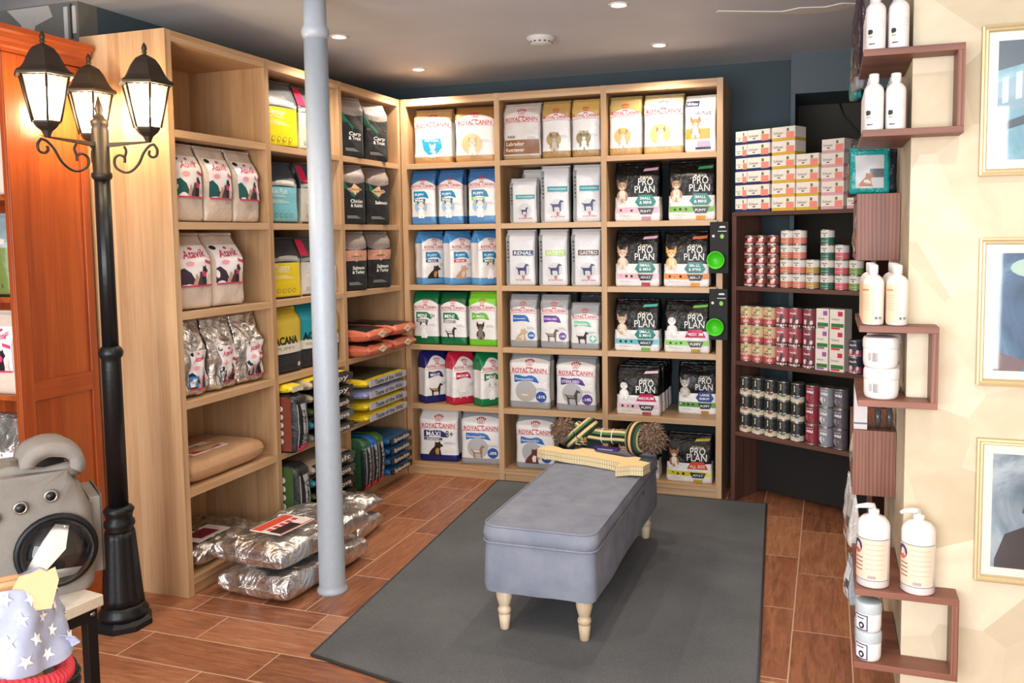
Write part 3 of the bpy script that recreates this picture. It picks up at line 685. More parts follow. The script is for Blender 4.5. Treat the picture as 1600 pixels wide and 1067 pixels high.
# ---- left shelving bags, fronts towards +x
def putl(b, y0, y1, lv, label, yaw=90, x=-.02, dz=.001, name='dog_food_bag', group=None, **k):
    a = math.radians(yaw); ex = abs(b.d * math.sin(a)) + abs(b.w * math.cos(a))
    return b.finish(name, label, (x - ex / 2 - .012, (y0 + y1) / 2, LV[lv] + dz), a, group, **k)
paper = flat('D4C2B2', .8, name='sand_kraft_paper', bumpy=.35)
def atavik_label(b, t, u0, u1, v0, v1, teal, pink, off=.003, blue=None):
    g2 = b.g; b.g = G(); b.lay = off
    b.band(u0, v0, u1, v1, 'F3ECEC', nu=12)
    U = lambda f: u0 + (u1 - u0) * f; V = lambda f: v0 + (v1 - v0) * f; du = u1 - u0; dv = v1 - v0
    b.flatpoly(ell(U(.12), V(.93), .10 * du, .055 * dv, 14), '1E1E20')
    b.flatpoly(ell(U(.50), V(.92), .06 * du, .035 * dv, 10), pink)
    b.text('Atavik', U(.5), V(.80), .72 * du, pink, bold=.02, shear=.35, slope=.05)
    b.lay += .0006; b.poly([(U(.0), V(.42)), (U(0), V(.04)), (U(.45), V(.04)), (U(.45), V(.12)), (U(.30), V(.34)), (U(.12), V(.46))], teal)
    b.flatpoly(ell(U(.30), V(.56), .13 * du, .06 * dv, 12), 'F0A8B4')
    b.flatpoly([(U(.76), V(.66)), (U(.98), V(.60)), (U(.98), V(.52)), (U(.76), V(.58))], pink)
    for (cx, cy, s, c) in ((.68, .02, .50, '221A1C'), (.42, .02, .30, 'C89880'), (.86, .02, .30, 'E0C8BC'), (.56, .02, .36, '4A3A40')):
        b.lay += .0003
        b.flatpoly([(U(cx + (x - .5) * s * .6), V(cy + y * s)) for x, y in SIT], c)
    b.lay += .0004; b.flatpoly(ell(U(.70), V(.30), .07 * du, .07 * dv, 12), pink)
    b.lay += .0004; b.band(u0, v0, u1, v0 + .04 * dv, pink, nu=8)
    if blue: b.lay += .0004; b.band(U(.02), V(.08), U(.35), V(.36), '3A90D0', nu=4)
    if off > .004: b.lay += .0005; b.band(U(.05), V(.08), U(.24), V(.30), 'F4F4F4', nu=3); [b.band(U(.07 + k * .04), V(.10), U(.085 + k * .04), V(.28), '202020', nu=1) for k in range(4)]
    o = b.g.build('paper_label', t); o['label'] = 'printed paper label with dogs and pink lettering'; b.g = g2
for (y0, y1, lv, sd, teal, lab) in ((-1.968, -1.785, 4, 61, '1E5A58', 'sand paper dog food bag, leftmost of three under the empty cell'), (-1.772, -1.588, 4, 62, '1E5A58', 'sand paper dog food bag, middle of three under the empty cell'), (-1.576, -1.392, 4, 63, '1E5A58', 'sand paper dog food bag, right of three under the empty cell'),
                              (-1.952, -1.738, 3, 64, '3E3340', 'plump sand paper bag, left of the pair on the third shelf'), (-1.722, -1.518, 3, 65, '3E3340', 'plump sand paper bag, right of the pair on the third shelf')):
    b = Bag(y1 - y0, .325 if lv == 4 else .322, .13 if lv == 4 else .17, paper, sd, wr=.006, vt=.66, topd=.02, crisp=.003, nu=18, gus=.02)
    t = putl(b, y0, y1, lv, lab, 90 if lv == 4 else 84, dz=.006)
    atavik_label(b, t, .10, .96, .30, .86, teal, 'C83A64')
FO = foil_mat()
for (y0, y1, sd, bl, lab) in ((-1.960, -1.792, 66, True, 'crinkled silver foil bag with blue cornered label, leftmost of three'), (-1.772, -1.594, 67, None, 'crinkled silver foil bag with pink label, middle of three'), (-1.578, -1.400, 68, None, 'crinkled silver foil bag with dark crimson label, right of three')):
    b = Bag(y1 - y0, .325, .13, FO, sd, wr=.016, vt=.55, topd=.03, crisp=.020, nu=26, nv=34, gus=.03)
    t = putl(b, y0, y1, 2, lab, 88, x=-.03, dz=.01)
    atavik_label(b, t, .28, .98, .08, .60, '2A2A3E', 'C83A64', .006, bl)
def tri(w, h, d, top, low, word, sd, photo='5A5E60', accent='D0204A'):
    m = film(low, low, 0, photo, .60, .0, rough=.35, wr=.2); b = Bag(w, h, d, m, sd, vt=.66)
    b.band(0, .60, 1, .66, 'A0A09A', bend=.03); b.band(.35, .64, .9, .70, 'C8C4BC', bend=.02)
    b.text(word, .42, .53, .45, 'F6F6EE', shear=.2, bold=.0); lines(b, .2, .7, .46, 2, 'F0F0E0'); lines(b, .15, .75, .38, 3, 'FAFAF0', .02)
    for k in range(5): b.disc(.2 + .14 * k, .13, .045, '6A6A60'); b.lay += .0002; b.disc(.2 + .14 * k, .13, .034, low)
    b.band(0, .0, 1, .03, '202020')
    if accent: b.poly([(.0, .72), (.26, .70), (.24, .99), (.0, .99)], accent)
    return b
b = tri(.262, .345, .12, None, 'E0D81E', 'Senior', 71); putl(b, -1.30, -1.04, 5, 'yellow and silver bag with red corner on the top left shelf', 78)
b = tri(.20, .33, .10, None, 'C8C8B8', 'Adult', 72); putl(b, -1.02, -.80, 5, 'bag with red corner half hidden behind the column, top shelf', 84)
b = tri(.240, .305, .12, None, '7AC4D2', 'Six Fish', 73, '3A4A58', None); putl(b, -1.305, -1.065, 4, 'light blue and dark bag on the second shelf beside the column', 80)
b = tri(.20, .31, .10, None, 'C0BCB0', 'Adult', 74, '3A4A58'); putl(b, -1.02, -.80, 4, 'red cornered bag half hidden behind the column, second shelf', 84)
b = tri(.245, .305, .12, None, 'EED21E', 'Puppy', 75, '2E3438', None); putl(b, -1.305, -1.055, 3, 'yellow and charcoal puppy bag on the third shelf beside the column', 80)
b = tri(.20, .30, .10, None, 'D8D4CC', 'Adult', 76, '4A4A4A'); putl(b, -1.03, -.83, 3, 'pale bag with red corner half hidden behind the column, third shelf', 84)
m = film('E4E0DC', rough=.4); b = Bag(.10, .20, .09, m, 77); putl(b, -.82, -.725, 3, 'small white bag just right of the column on the third shelf', 84)
def acana(w, top, word2, sd):
    m = film('23262C', '23262C', 0, top, .47, 0, rough=.5, wr=.15); b = Bag(w, .325, .12, m, sd, vt=.8, topd=.03)
    b.band(0, .32, 1, .47, 'E8E2D4'); b.text('ACANA', .42, .53, .75, '15181C', bold=.04, hm=1.1); b.text(word2, .4, .40, .6, 'A89A70', maxh=.05)
    for k in range(4): b.band(.05, .26 - k * .035, .9, .265 - k * .035, '5A5E64', nu=4)
    b.disc(.85, .12, .05, 'C8C8C8'); return b
putl(acana(.235, 'DEC23C', 'PUPPY', 78), -1.312, -1.075, 2, 'mustard yellow topped bag with black lettering on the fourth shelf', 86)
putl(acana(.235, '1798A8', 'Wild Coast', 79), -1.062, -.825, 2, 'teal topped bag beside the mustard one, partly behind the column', 86)
putl(acana(.09, 'E0B030', 'Adult', 80), -.812, -.722, 2, 'narrow orange topped bag showing right of the column', 86)
def carni(w, h, low, mid, words, sd, diamond=True):
    m = film('1E2225', '1E2225', 0, '8A7E78', .70, -.05, rough=.5, wr=.35); b = Bag(w, h, .08, m, sd, wr=.006, vt=.82, crisp=.004)
    if mid: b.band(0, .52, 1, .70, mid)
    else: b.poly([(.0, .82), (.5, .52), (.5, .45), (.0, .62)], '1E6A50')
    if diamond:
        b.poly([(.2, .60), (.5, .70), (.8, .60), (.5, .50)], 'E0B890'); b.text('CARNILOVE', .5, .60, .46, '3A2A22', maxh=.03)
    for i, wd in enumerate(words): b.text(wd, .58, .40 - i * .075, .52, 'F0F0EC', bold=.03, maxh=.06)
    lines(b, .2, .75, .14, 3, 'C8C8C4'); return b
for (y0, y1, lv, mid, words, sd, lab) in ((-.668, -.478, 5, None, ['Carp', '& Trout'], 81, 'black bag with green flash, left of the pair on the top shelf by the corner'), (-.43, -.20, 5, None, ['Carp', '& Trout'], 82, 'black bag with green flash, right of the pair on the top shelf by the corner'),
                                        (-.664, -.50, 4, None, ['Chicken', '& Rabbit'], 83, 'black bag with cream diamond, left on the second shelf by the corner'), (-.42, -.165, 4, None, ['Salmon'], 84, 'black bag lettered Salmon with cream diamond, second shelf by the corner'),
                                        (-.655, -.47, 3, 'C8907A', ['Salmon', '& Turkey'], 85, 'black bag with salmon pink band, left on the third shelf by the corner'), (-.41, -.20, 3, 'C8907A', ['Salmon', '& Turkey'], 86, 'black bag with salmon pink band, right on the third shelf by the corner')):
    b = carni(.185 if sd % 2 else .195, .332, None, mid, words, sd, lv != 5); a_ = -.557 if sd % 2 else -.275; putl(b, a_ - .1, a_ + .1, lv, lab, 74, x=.03)

# ---- lying bags
def slab(name, label, c, l, w, h, top, side, rz=0, seed=0, crisp=0, wr=.004, words=None, wcol='E8E4DC', group='bags stacked flat in the left shelving', extra=None, exp=.38, parent=None, ends=None, tilt=0, n=None):
    """flat-lying filled bag centred on c=(x,y,base z), length l on local y, width w on local x; long side towards local +x"""
    t = thing(name, label, 'bag', c, rz, group)
    g = G(); nx, ny, nz = n or (12, 20, 6)
    def srf(a, b2, s):   # a,b2 in -1..1 over the plan, s=+1 top, -1 bottom
        e = max(0, 1 - abs(a) ** 5) ** exp * max(0, 1 - abs(b2) ** 7) ** exp
        x = a * w / 2; y = b2 * l / 2
        q = Vector((x * 9 + seed, y * 9, s * 2)); nn = noise.noise(q) * wr
        if crisp: nn += (abs(noise.noise(q * 1.9)) - .2) * crisp + (abs(noise.noise(q * 4)) - .2) * crisp * .5
        z = h * (.5 + s * .5 * e) + (nn * (1 if s > 0 else 0)) * min(1, e * 1.3)
        return (x * (1 + .03 * noise.noise(Vector((y * 11, seed, 1)))), y * (1 + .02 * noise.noise(Vector((x * 11, seed, 5)))), max(z, 0))
    for s, m in ((1, top), (-1, side)):
        A = [math.sin(PI / 2 * (2 * i / nx - 1)) for i in range(nx + 1)]; B = [math.sin(PI / 2 * (2 * j / ny - 1)) for j in range(ny + 1)]
        vs = [srf(a, b2, s) for b2 in B for a in A]
        for j in range(ny):
            for i in range(nx):
                f = (j * (nx + 1) + i, j * (nx + 1) + i + 1, (j + 1) * (nx + 1) + i + 1, (j + 1) * (nx + 1) + i)
                if s < 0: f = f[::-1]
                if i == 0 and j == 0: bvs = len(g.v); g.v += vs; g.uv += [(0, 0)] * len(vs)
                edge = (A[i + 1] > .965 or A[i] < -.965)
                mm = side if (edge or s < 0) else top
                if ends and (B[j] < -.93 or B[j + 1] > .93): mm = ends
                g.f.append(tuple(bvs + k for k in f)); g.m.append(g.slot(mm)); g.sm.append(True)
    g.build('bag_body', t)
    # seam fins at both ends
    for s in (-1, 1):
        vs = []; fin = G()
        for k in range(9):
            x = (k / 4 - 1) * w * .46; zz = h * .5 + noise.noise(Vector((x * 20, seed, s))) * .006
            vs += [(x, s * l * .485, zz - .003), (x, s * (l * .5 + .016), zz - .002), (x, s * (l * .5 + .016), zz + .001), (x, s * l * .485, zz + .003)]
        fs = []
        for k in range(8):
            for q in range(4): fs.append((k * 4 + q, k * 4 + (q + 1) % 4, k * 4 + 4 + (q + 1) % 4, k * 4 + 4 + q))
        fin.add(vs, fs, ends or side, None, True); fin.build('end_seam', t)
    if words:
        tx = G(); xs = w * .5 * 1.03 + .003
        bm = extra or ink('1A1C1E')
        tx.box(xs - .006, xs, -l * .44, l * .44, h * .22, h * .80, bm)
        tx.text(words, (xs + .001, 0, h * .34), (0, 1, 0), (0, 0, 1), l * .66, ink(wcol), bold=.02, maxh=h * .4)
        tx.build('side_panel_print', t)
    return t
black = film('1E2022', rough=.35, wr=.3); cream = flat('B8A890', .5); yel = film('E8CC2A', rough=.35, wr=.3); lav = film('9AA0D4', rough=.35, wr=.3)
blueb = film('1A5A88', rough=.3, wr=.4); greenb = film('3A5A2A', rough=.35, wr=.4); org = film('CC6C50', rough=.35, wr=.5); olive = film('4A4A34', rough=.4, wr=.3)
tealb = film('2A8AA0', rough=.35, wr=.3); greyb = film('7A7C7A', rough=.35, wr=.3)
o_ = ('lowest', 'second', 'third', 'fourth', 'fifth', 'sixth')
zz = LV[1]
for k, (tp, sd, wd, pr, lb) in enumerate(((black, greyb, 'Amanova', ink('3A3C3E'), 'grey sided'), (greyb, tealb, 'Amanova', ink('5A6468'), 'teal ended'), (black, greenb, 'Puppy Lamb', ink('22282A'), 'green ended'), (black, cream, 'Puppy', ink('2A2E30'), 'tan ended'), (yel, cream, 'Puppy', ink('2A2E30'), 'yellow topped'))):
    slab('flat_dog_food_bag', '%s bag lying %s in the pile right of the column, fifth shelf' % (lb, o_[k] if k < 4 else 'topmost'), (-.135, -.952, zz + .001), .42, .40, .066, tp, black if k < 4 else black, seed=k + 1, words=wd, extra=pr, ends=sd); zz += .0690
zz = LV[0]
for k, (tp, sd, wd, lb) in enumerate(((black, greenb, 'Amanova', 'green ended'), (black, greenb, 'Amanova', 'olive ended'), (greyb, tealb, 'Amanova', 'teal ended grey'), (cream, cream, 'Adult', 'cream topped'))):
    slab('flat_dog_food_bag', '%s bag, %s in the pile right of the column, bottom shelf' % (lb, o_[k] if k < 3 else 'topmost'), (-.135, -.952, zz + .001), .42, .40, .068, tp, black, seed=k + 11, words=wd, extra=ink('4A4E50') if k > 1 else None, ends=sd); zz += .0705
zz = LV[1]
for k, (tp, wd, lb) in enumerate(((yel, 'Taste of the Wild', 'yellow'), (yel, 'Taste of the Wild', 'yellow'), (lav, 'Taste of the Wild', 'lavender'), (yel, 'Taste of the Wild', 'yellow'))):
    t = slab('flat_dog_food_bag', '%s bag with dark top, %s in the corner stack' % (lb, o_[k] if k < 3 else 'topmost'), (-.12, -.405, zz + .001), .50, .42, .064, olive if k == 3 else tp, tp, seed=k + 21, words=wd, wcol='2A2A22', extra=ink('B8BCC8'), ends=tp); zz += .0668
zz = LV[0]
for k in range(4):
    slab('flat_dog_food_bag', 'blue bag with crimson ended black side, %s of the pile in the bottom corner' % (o_[k] if k < 3 else 'topmost'), (-.12, -.245, zz + .001), .30, .40, .060, blueb, blueb, seed=k + 31, words='Splendido', extra=ink('1A1C1E'), ends=film('2A6AB0', rough=.35, wr=.3)); zz += .0625
def upright(y, wy, z, h, face, label, words, sd, foot='D83A5A', topc=None):
    b = Bag(wy, h, .38, film('1C1E20', '1C1E20', 0, topc or '1C1E20', .8, 0, rough=.35, wr=.3), sd, vt=.93, topd=.30, gus=.004, wr=.003, nu=10)
    b.band(.1, .04, .9, .84, 'A8A8A8', nu=3); b.vtext(words, .5, .44, .62, '1C1E20', size=.55)
    b.band(.1, .02, .9, .14, foot, nu=3)
    b.band(.02, .03, .98, .97, face, side='l', nu=6)
    for k in range(5):
        pts = [b.P('l', .80 + .045 * math.cos(a), .2 + k * .14 + .05 * math.sin(a), b.lay + .002) for a in [2 * PI * i / 10 for i in range(10)]]
        b.g.add(pts, [tuple(range(10))], ink('D8D0C8'))
    b.finish('upright_dog_food_bag', label, (-.11, y, z + .001), PI / 2, 'bags standing on edge in the left shelving', seal=False)
upright(-1.268, .105, LV[1], .292, '7A3A2C', 'slim black bag with rust brown side standing on the fifth shelf', 'ADULT DOG', 91, 'D83A5A')
upright(-1.268, .105, LV[0], .318, '3E5A2C', 'slim black bag with moss green side standing on the bottom shelf', 'SPLENDIDO', 92, 'C8C8C0')
for k, (y, c, lb) in enumerate(((-.640, '2A5A3A', 'green topped'), (-.566, '1E62B0', 'blue topped'), (-.492, '3A6A2A', 'olive topped'))):
    upright(y, .068, LV[0], .30, c, '%s slim black bag standing on edge, %s from the column' % (lb, ('first', 'second', 'third')[k]), 'Splendido', 93 + k, 'D83A5A', c)
slab('flat_dog_food_bag', 'yellow bag with pale end lying on the standing rust sided bag', (-.15, -1.258, LV[1] + .297), .105, .40, .045, yel, yel, seed=97, words='Dog', extra=ink('C8BCA0'))
for k, (y, z, lb) in enumerate(((-.518, 0, 'lower left'), (-.205, 0, 'lower right'), (-.518, .086, 'upper left'), (-.205, .086, 'upper right'))):
    t = slab('flat_dog_food_bag', 'orange sided black bag, %s of four lying on the fourth shelf' % lb, (-.10, y, LV[2] + z + .001), .262, .44, .080, black, org, seed=101 + k, ends=org, wr=.007, crisp=.006)
    g = G(); g.prism([(-.05, 0), (0, .022), (.05, 0), (0, -.022)], lambda a, q: (.2270, a, .045 + q), lambda a, q: (.2305, a, .045 + q), ink('E6D2B8')); g.text('CARNILOVE', (.232, 0, .041), (0, 1, 0), (0, 0, 1), .06, ink('3A2A22'))
    o = g.build('diamond_badge', t)
kraft = flat('C49A74', .8, name='kraft_paper', bumpy=.4)
t = slab('kraft_paper_bag', 'brown kraft paper bag lying flat alone on the fifth left shelf', (-.20, -1.69, LV[1] + .001), .50, .36, .115, kraft, kraft, seed=111, wr=.010, crisp=.006, group=None, exp=.25)
g = G(); g.box(-.02, .12, -.17, .06, .1135, .1175, ink('E8DCD4')); g.box(.01, .06, -.16, -.02, .1176, .1182, ink('4A2A2E')); g.box(.07, .11, -.15, .03, .1176, .1182, ink('C04050')); g.build('paper_label', t)
t = slab('foil_dog_food_bag', 'silver foil bag lying on the bottom left shelf behind the floor pile', (-.20, -1.70, LV[0] + .001), .46, .36, .10, FO, FO, seed=112, wr=.012, crisp=.03, group='silver foil bags lying at the left', n=(26, 34, 6))
g = G(); g.box(0, .13, -.16, .05, .103, .107, ink('D8CCC8')); g.box(.02, .11, -.12, .0, .1072, .1078, ink('7A1E2E')); g.build('paper_label', t)
FG = 'silver foil bags lying at the left'
slab('foil_dog_food_bag', 'big silver foil bag on the floor at the bottom of the pile', (.295, -1.655, .001), .60, .37, .12, FO, FO, rz=-.06, seed=113, wr=.014, crisp=.020, group=FG, n=(30, 44, 6), exp=.22)
t = slab('foil_dog_food_bag', 'big silver foil bag with red and white label on top of the floor pile', (.272, -1.64, .138), .62, .39, .10, FO, FO, rz=-.09, seed=114, wr=.014, crisp=.018, group=FG, n=(30, 44, 6), exp=.22)
g = G(); lx = lambda a, q: (a, q)
g.box(-.07, .10, -.20, .03, .119, .1225, ink('EEE4DE')); g.box(-.065, -.01, -.195, .02, .1226, .1232, ink('D8503A')); g.box(.03, .09, -.19, -.05, .1226, .1232, ink('2A1E1E')); g.box(.092, .098, -.195, .02, .1226, .1232, ink('C83A50'))
for k in range(5): g.box(.0, .028, -.18 + k * .04, -.155 + k * .04, .1226, .1232, ink('C83A50'))
o = g.build('paper_label', t)
slab('foil_dog_food_bag', 'crumpled silver foil bag on the floor behind the column', (.235, -1.13, .001), .32, .27, .10, FO, FO, rz=.1, seed=115, wr=.016, crisp=.024, group=FG, n=(26, 34, 6))
slab('foil_dog_food_bag', 'upper crumpled silver foil bag behind the column', (.235, -1.13, .122), .30, .27, .07, FO, FO, rz=-.05, seed=116, wr=.016, crisp=.024, group=FG, n=(26, 34, 6))

# ------------------------------------------------------------------ rug
def rug_mat():
    t = NT('charcoal_carpet'); v = t.obj(); n = t.noise(v, 350, 3); m = t.noise(v, 2.2, 4)
    f = t.math('ADD', t.math('MULTIPLY', n, .7), t.math('MULTIPLY', m, .3))
    t.link(t.ramp(f, [(.35, rgb('4E5052')), (.65, rgb('757678'))]), t.p.inputs['Base Color']); t.p.inputs['Roughness'].default_value = 1
    t.p.inputs['Specular IOR Level'].default_value = .05
    t.bump(n, .5, .004); return t.m
rm = rug_mat()
R4 = [(.63, -.012), (2.26, -.012), (2.365, -2.43), (.79, -2.285)]
R4 = [(.632, -.012), (2.262, -.012), (2.400, -2.62), (.792, -2.285)]
t = thing('carpet_mat', 'large charcoal grey carpet mat on the floor under the bench', 'rug', (0, 0, 0))
G().prism(R4, lambda x, y: (x, y, .0005), lambda x, y: (x, y, .008), rm).build('pile_surface', t)
g = G(); P4 = R4 + [R4[0]]
for i in range(4):
    a = Vector((*P4[i], .006)); b_ = Vector((*P4[i + 1], .006)); g.tube([a, b_], .0055, flat('3A3B3E', .95), 6)
g.build('bound_edge', t)

# ------------------------------------------------------------------ bench
BX0, BX1, BY0, BY1 = 1.325, 1.778, -1.930, -.690
bf = fabric('blue_grey_cotton', '747B8B', '90939F', 700)
def rrect(x0, x1, y0, y1, r, n=7):
    p = []
    for cx, cy, a0 in ((x1 - r, y1 - r, 0), (x0 + r, y1 - r, PI / 2), (x0 + r, y0 + r, PI), (x1 - r, y0 + r, 3 * PI / 2)):
        for k in range(n + 1): a = a0 + PI / 2 * k / n; p.append((cx + r * math.cos(a), cy + r * math.sin(a)))
    return p
t = thing('upholstered_bench', 'long blue grey upholstered bench with turned pale wooden legs', 'bench', (0, 0, 0))
def loft(g, rings, mat, cap=True):
    n = len(rings[0]); vs = [p for r in rings for p in r]
    fs = [(j * n + i, j * n + (i + 1) % n, (j + 1) * n + (i + 1) % n, (j + 1) * n + i) for j in range(len(rings) - 1) for i in range(n)]
    g.add(vs, fs, mat, None, True)
def bench_ring(ins, r, z, wav=0):
    pts = []
    P = rrect(BX0 + ins, BX1 - ins, BY0 + ins, BY1 - ins, r)
    # add points on the long sides
    out = []
    for i in range(len(P)):
        a = P[i]; b2 = P[(i + 1) % len(P)]; L = math.dist(a, b2); k = max(1, int(L / .06))
        for j in range(k): out.append((a[0] + (b2[0] - a[0]) * j / k, a[1] + (b2[1] - a[1]) * j / k))
    for x, y in out:
        s = noise.noise(Vector((x * 6, y * 6, z * 3))) * wav; cx, cy = (BX0 + BX1) / 2, (BY0 + BY1) / 2
        pts.append((x + s * (1 if x > cx else -1), y + s * (1 if y > cy else -1) * .5, z + noise.noise(Vector((x * 9, y * 9, 3))) * wav * (1.0 if z < .2 else .2)))
    return pts
def cap_grid(g, ring, z, crown_h, mat):
    """domed top: shrink the ring towards its centre"""
    cx = sum(p[0] for p in ring) / len(ring); cy = sum(p[1] for p in ring) / len(ring); rs = [ring]
    for k in (.93, .8, .6, .35, .1):
        rs.append([(cx + (p[0] - cx) * k, cy + (p[1] - cy) * k, z + crown_h * (1 - k ** 2.4) + noise.noise(Vector((p[0] * k * 6, p[1] * k * 5, 1))) * .003) for p in ring])
    loft(g, rs, mat); n = len(ring); g.add(rs[-1], [tuple(range(n))], mat, None, True)
g = G()
loft(g, [bench_ring(.004, .04, .172, .006), bench_ring(.0, .04, .20, .005), bench_ring(.004, .04, .30, .004), bench_ring(.006, .04, .365, .002)], bf)
g.add(bench_ring(.02, .04, .19, 0), [tuple(range(len(bench_ring(.02, .04, .19, 0))))[::-1]], bf); g.build('skirt', t)
g = G()
rr = [bench_ring(.010, .05, .362, 0), bench_ring(.0, .055, .368, .001), bench_ring(-.006, .06, .395, .003), bench_ring(.0, .06, .425, .001), bench_ring(.006, .06, .430, 0)]
loft(g, rr, bf); cap_grid(g, rr[-1], .430, .010, bf); g.build('cushion', t)
g = G(); g.tube([(p[0], p[1], .4305) for p in bench_ring(.002, .06, .43, 0)], .0042, bf, 6, close=True)
g.tube([(p[0], p[1], .366) for p in bench_ring(-.001, .05, .366, 0)], .0042, bf, 6, close=True); g.build('piping', t)
lw = wood('limed_wood', ('B49A7C', 'D2BC9E', 'E4D4BC'), 2, 2, .55)
for x in (BX0 + .075, BX1 - .055):
    for y in (BY0 + .048, BY1 - .055):
        G().lathe([(.014, 0), (.018, .004), (.0235, .060), (.018, .063), (.024, .067), (.027, .078), (.024, .088), (.019, .094), (.023, .10), (.031, .130), (.032, .148), (.030, .158), (.030, .1625)], lw, (x, y, .0085), 20).build('leg', t)
G().add([(BX1 + .0045, -1.10, .345), (BX1 + .0045, -1.07, .352), (BX1 + .0045, -1.075, .33)], [(0, 1, 2)], ink('14161A')).build('care_tag', t)

# cardboard dachshund on the bench
bone = [(-.36, .02), (-.335, .055), (-.27, .05), (-.22, .035), (-.16, .045), (-.13, .085), (-.06, .09), (-.02, .06), (.10, .055), (.19, .05), (.23, .075), (.27, .07), (.285, .035), (.36, .03), (.365, -.03), (.30, -.045), (.24, -.085), (.22, -.03), (.14, -.02), (-.02, -.015), (-.12, -.02), (-.17, -.02), (-.23, -.015), (-.30, -.02), (-.36, -.01)]
def honey():
    t = NT('honeycomb_card_edge'); tc = t.node('ShaderNodeTexCoord'); se = t.node('ShaderNodeSeparateXYZ'); t.link(tc.outputs['Object'], se.inputs[0])
    a = t.math('FRACT', t.math('MULTIPLY', t.math('ADD', se.outputs[0], t.math('MULTIPLY', se.outputs[1], .7)), 110))
    b_ = t.math('FRACT', t.math('DIVIDE', se.outputs[2], .0215))
    k = t.math('MAXIMUM', t.math('LESS_THAN', a, .28), t.math('LESS_THAN', b_, .08))
    t.link(t.mix(k, rgb('E4D2A8'), rgb('8A7450')), t.p.inputs['Base Color']); t.p.inputs['Roughness'].default_value = .9; return t.m
cardm = flat('E8CC98', .85, name='card_face'); hc = honey()
t = thing('cardboard_dog_cutout', 'thick honeycomb cardboard cut in a long dog shape, lying on the bench end', 'cardboard cutout', (1.515, -1.030, .442), -.26)
bone = [(x * .82, y * 1.35) for x, y in bone]
g = G(); n = len(bone); g.add([(x, y, 0) for x, y in bone] + [(x, y, .042) for x, y in bone], [(i, (i + 1) % n, n + (i + 1) % n, n + i) for i in range(n)], hc) ; g.f = [f[::-1] for f in g.f]; g.build('honeycomb_core', t)
me = []
g = G(); g.add([(x, y, .042) for x, y in bone], [tuple(range(n))[::-1]], cardm); g.add([(x, y, .0435) for x, y in bone], [tuple(range(n))[::-1]], cardm); g.add([(x, y, 0.0) for x, y in bone], [tuple(range(n))], cardm); g.build('card_face', t)

# knotted rope toy with two pompoms
t = thing('rope_toy', 'giant knotted striped rope toy with brown pompoms on the bench', 'rope toy', (1.535, -.780, .527), -.10)
def rope_mat():
    m = NT('striped_cord'); tc = m.node('ShaderNodeTexCoord'); se = m.node('ShaderNodeSeparateXYZ'); m.link(tc.outputs['UV'], se.inputs[0])
    r = m.node('ShaderNodeValToRGB'); r.color_ramp.interpolation = 'CONSTANT'
    st = ('1C2A1E', 'D8BC88', '4E7A4A', '16201A', 'E8C890', '2E5A3A', '1C2A1E', 'E0A870')
    e = r.color_ramp.elements
    while len(e) < len(st): e.new(.5)
    for i, c in enumerate(st): e[i].position = i / len(st); e[i].color = rgb(c)
    m.link(m.math('FRACT', m.math('MULTIPLY', se.outputs[0], 2)), r.inputs[0]); m.link(r.outputs[0], m.p.inputs['Base Color']); m.p.inputs['Roughness'].default_value = .9
    w = m.math('SINE', m.math('MULTIPLY', se.outputs[1], 900)); m.bump(w, .5, .004); return m.m
def rope_tube(pts, r, mat, seg=32, twist=0):
    g = G(); pts = [Vector(p) for p in pts]; n = len(pts); vs = []; uv = []; pu = None; L = 0
    for k, p in enumerate(pts):
        tt = (pts[min(k + 1, n - 1)] - pts[max(k - 1, 0)]).normalized()
        if k: L += (p - pts[k - 1]).length
        if pu is None: pu = Vector((0, 0, 1))
        pu = (pu - tt * pu.dot(tt)).normalized(); w = tt.cross(pu)
        for i in range(seg + 1):
            a = 2 * PI * i / seg + twist * L; rr = (r[k] if isinstance(r, list) else r) * (1 + .07 * abs(math.sin(8 * 2 * PI * i / seg / 2 * 1)))
            vs.append(p + pu * math.cos(a) * rr + w * math.sin(a) * rr); uv.append((i / seg, L))
    fs = [(j * (seg + 1) + i, j * (seg + 1) + i + 1, (j + 1) * (seg + 1) + i + 1, (j + 1) * (seg + 1) + i) for j in range(n - 1) for i in range(seg)]
    g.add(vs, fs, mat, uv, True); return g
rpm = rope_mat()
rope_tube([(-.13 + .026 * k, 0, .002 * math.sin(k)) for k in range(10)], .034, rpm).build('cord', t)
def arcp(cx, cy, cz, rx, rz, a0, a1, n=16, ty=0): return [(cx + rx * math.cos(a), cy + ty * math.sin(a * 1.0), cz + rz * math.sin(a)) for a in [a0 + (a1 - a0) * i / n for i in range(n + 1)]]
g = rope_tube([(-.140 + .05 * math.sin(a), .036 * math.cos(a) * -1, .046 * math.sin(a) + .002) for a in [2 * PI * i / 24 for i in range(25)]], .036, rpm); g.build('knot', t)
g = rope_tube([(-.165 + .05 * math.sin(a / 2), -.03 + .03 * math.cos(a), .036 * math.cos(a) - .005) for a in [PI * 1.3 * i / 16 for i in range(17)]], .030, rpm); g.build('knot', t)
g = rope_tube([(.155 + .012 * math.cos(a), .038 * math.cos(a), .050 * math.sin(a)) for a in [2 * PI * i / 24 for i in range(25)]], .035, rpm); g.build('knot', t)
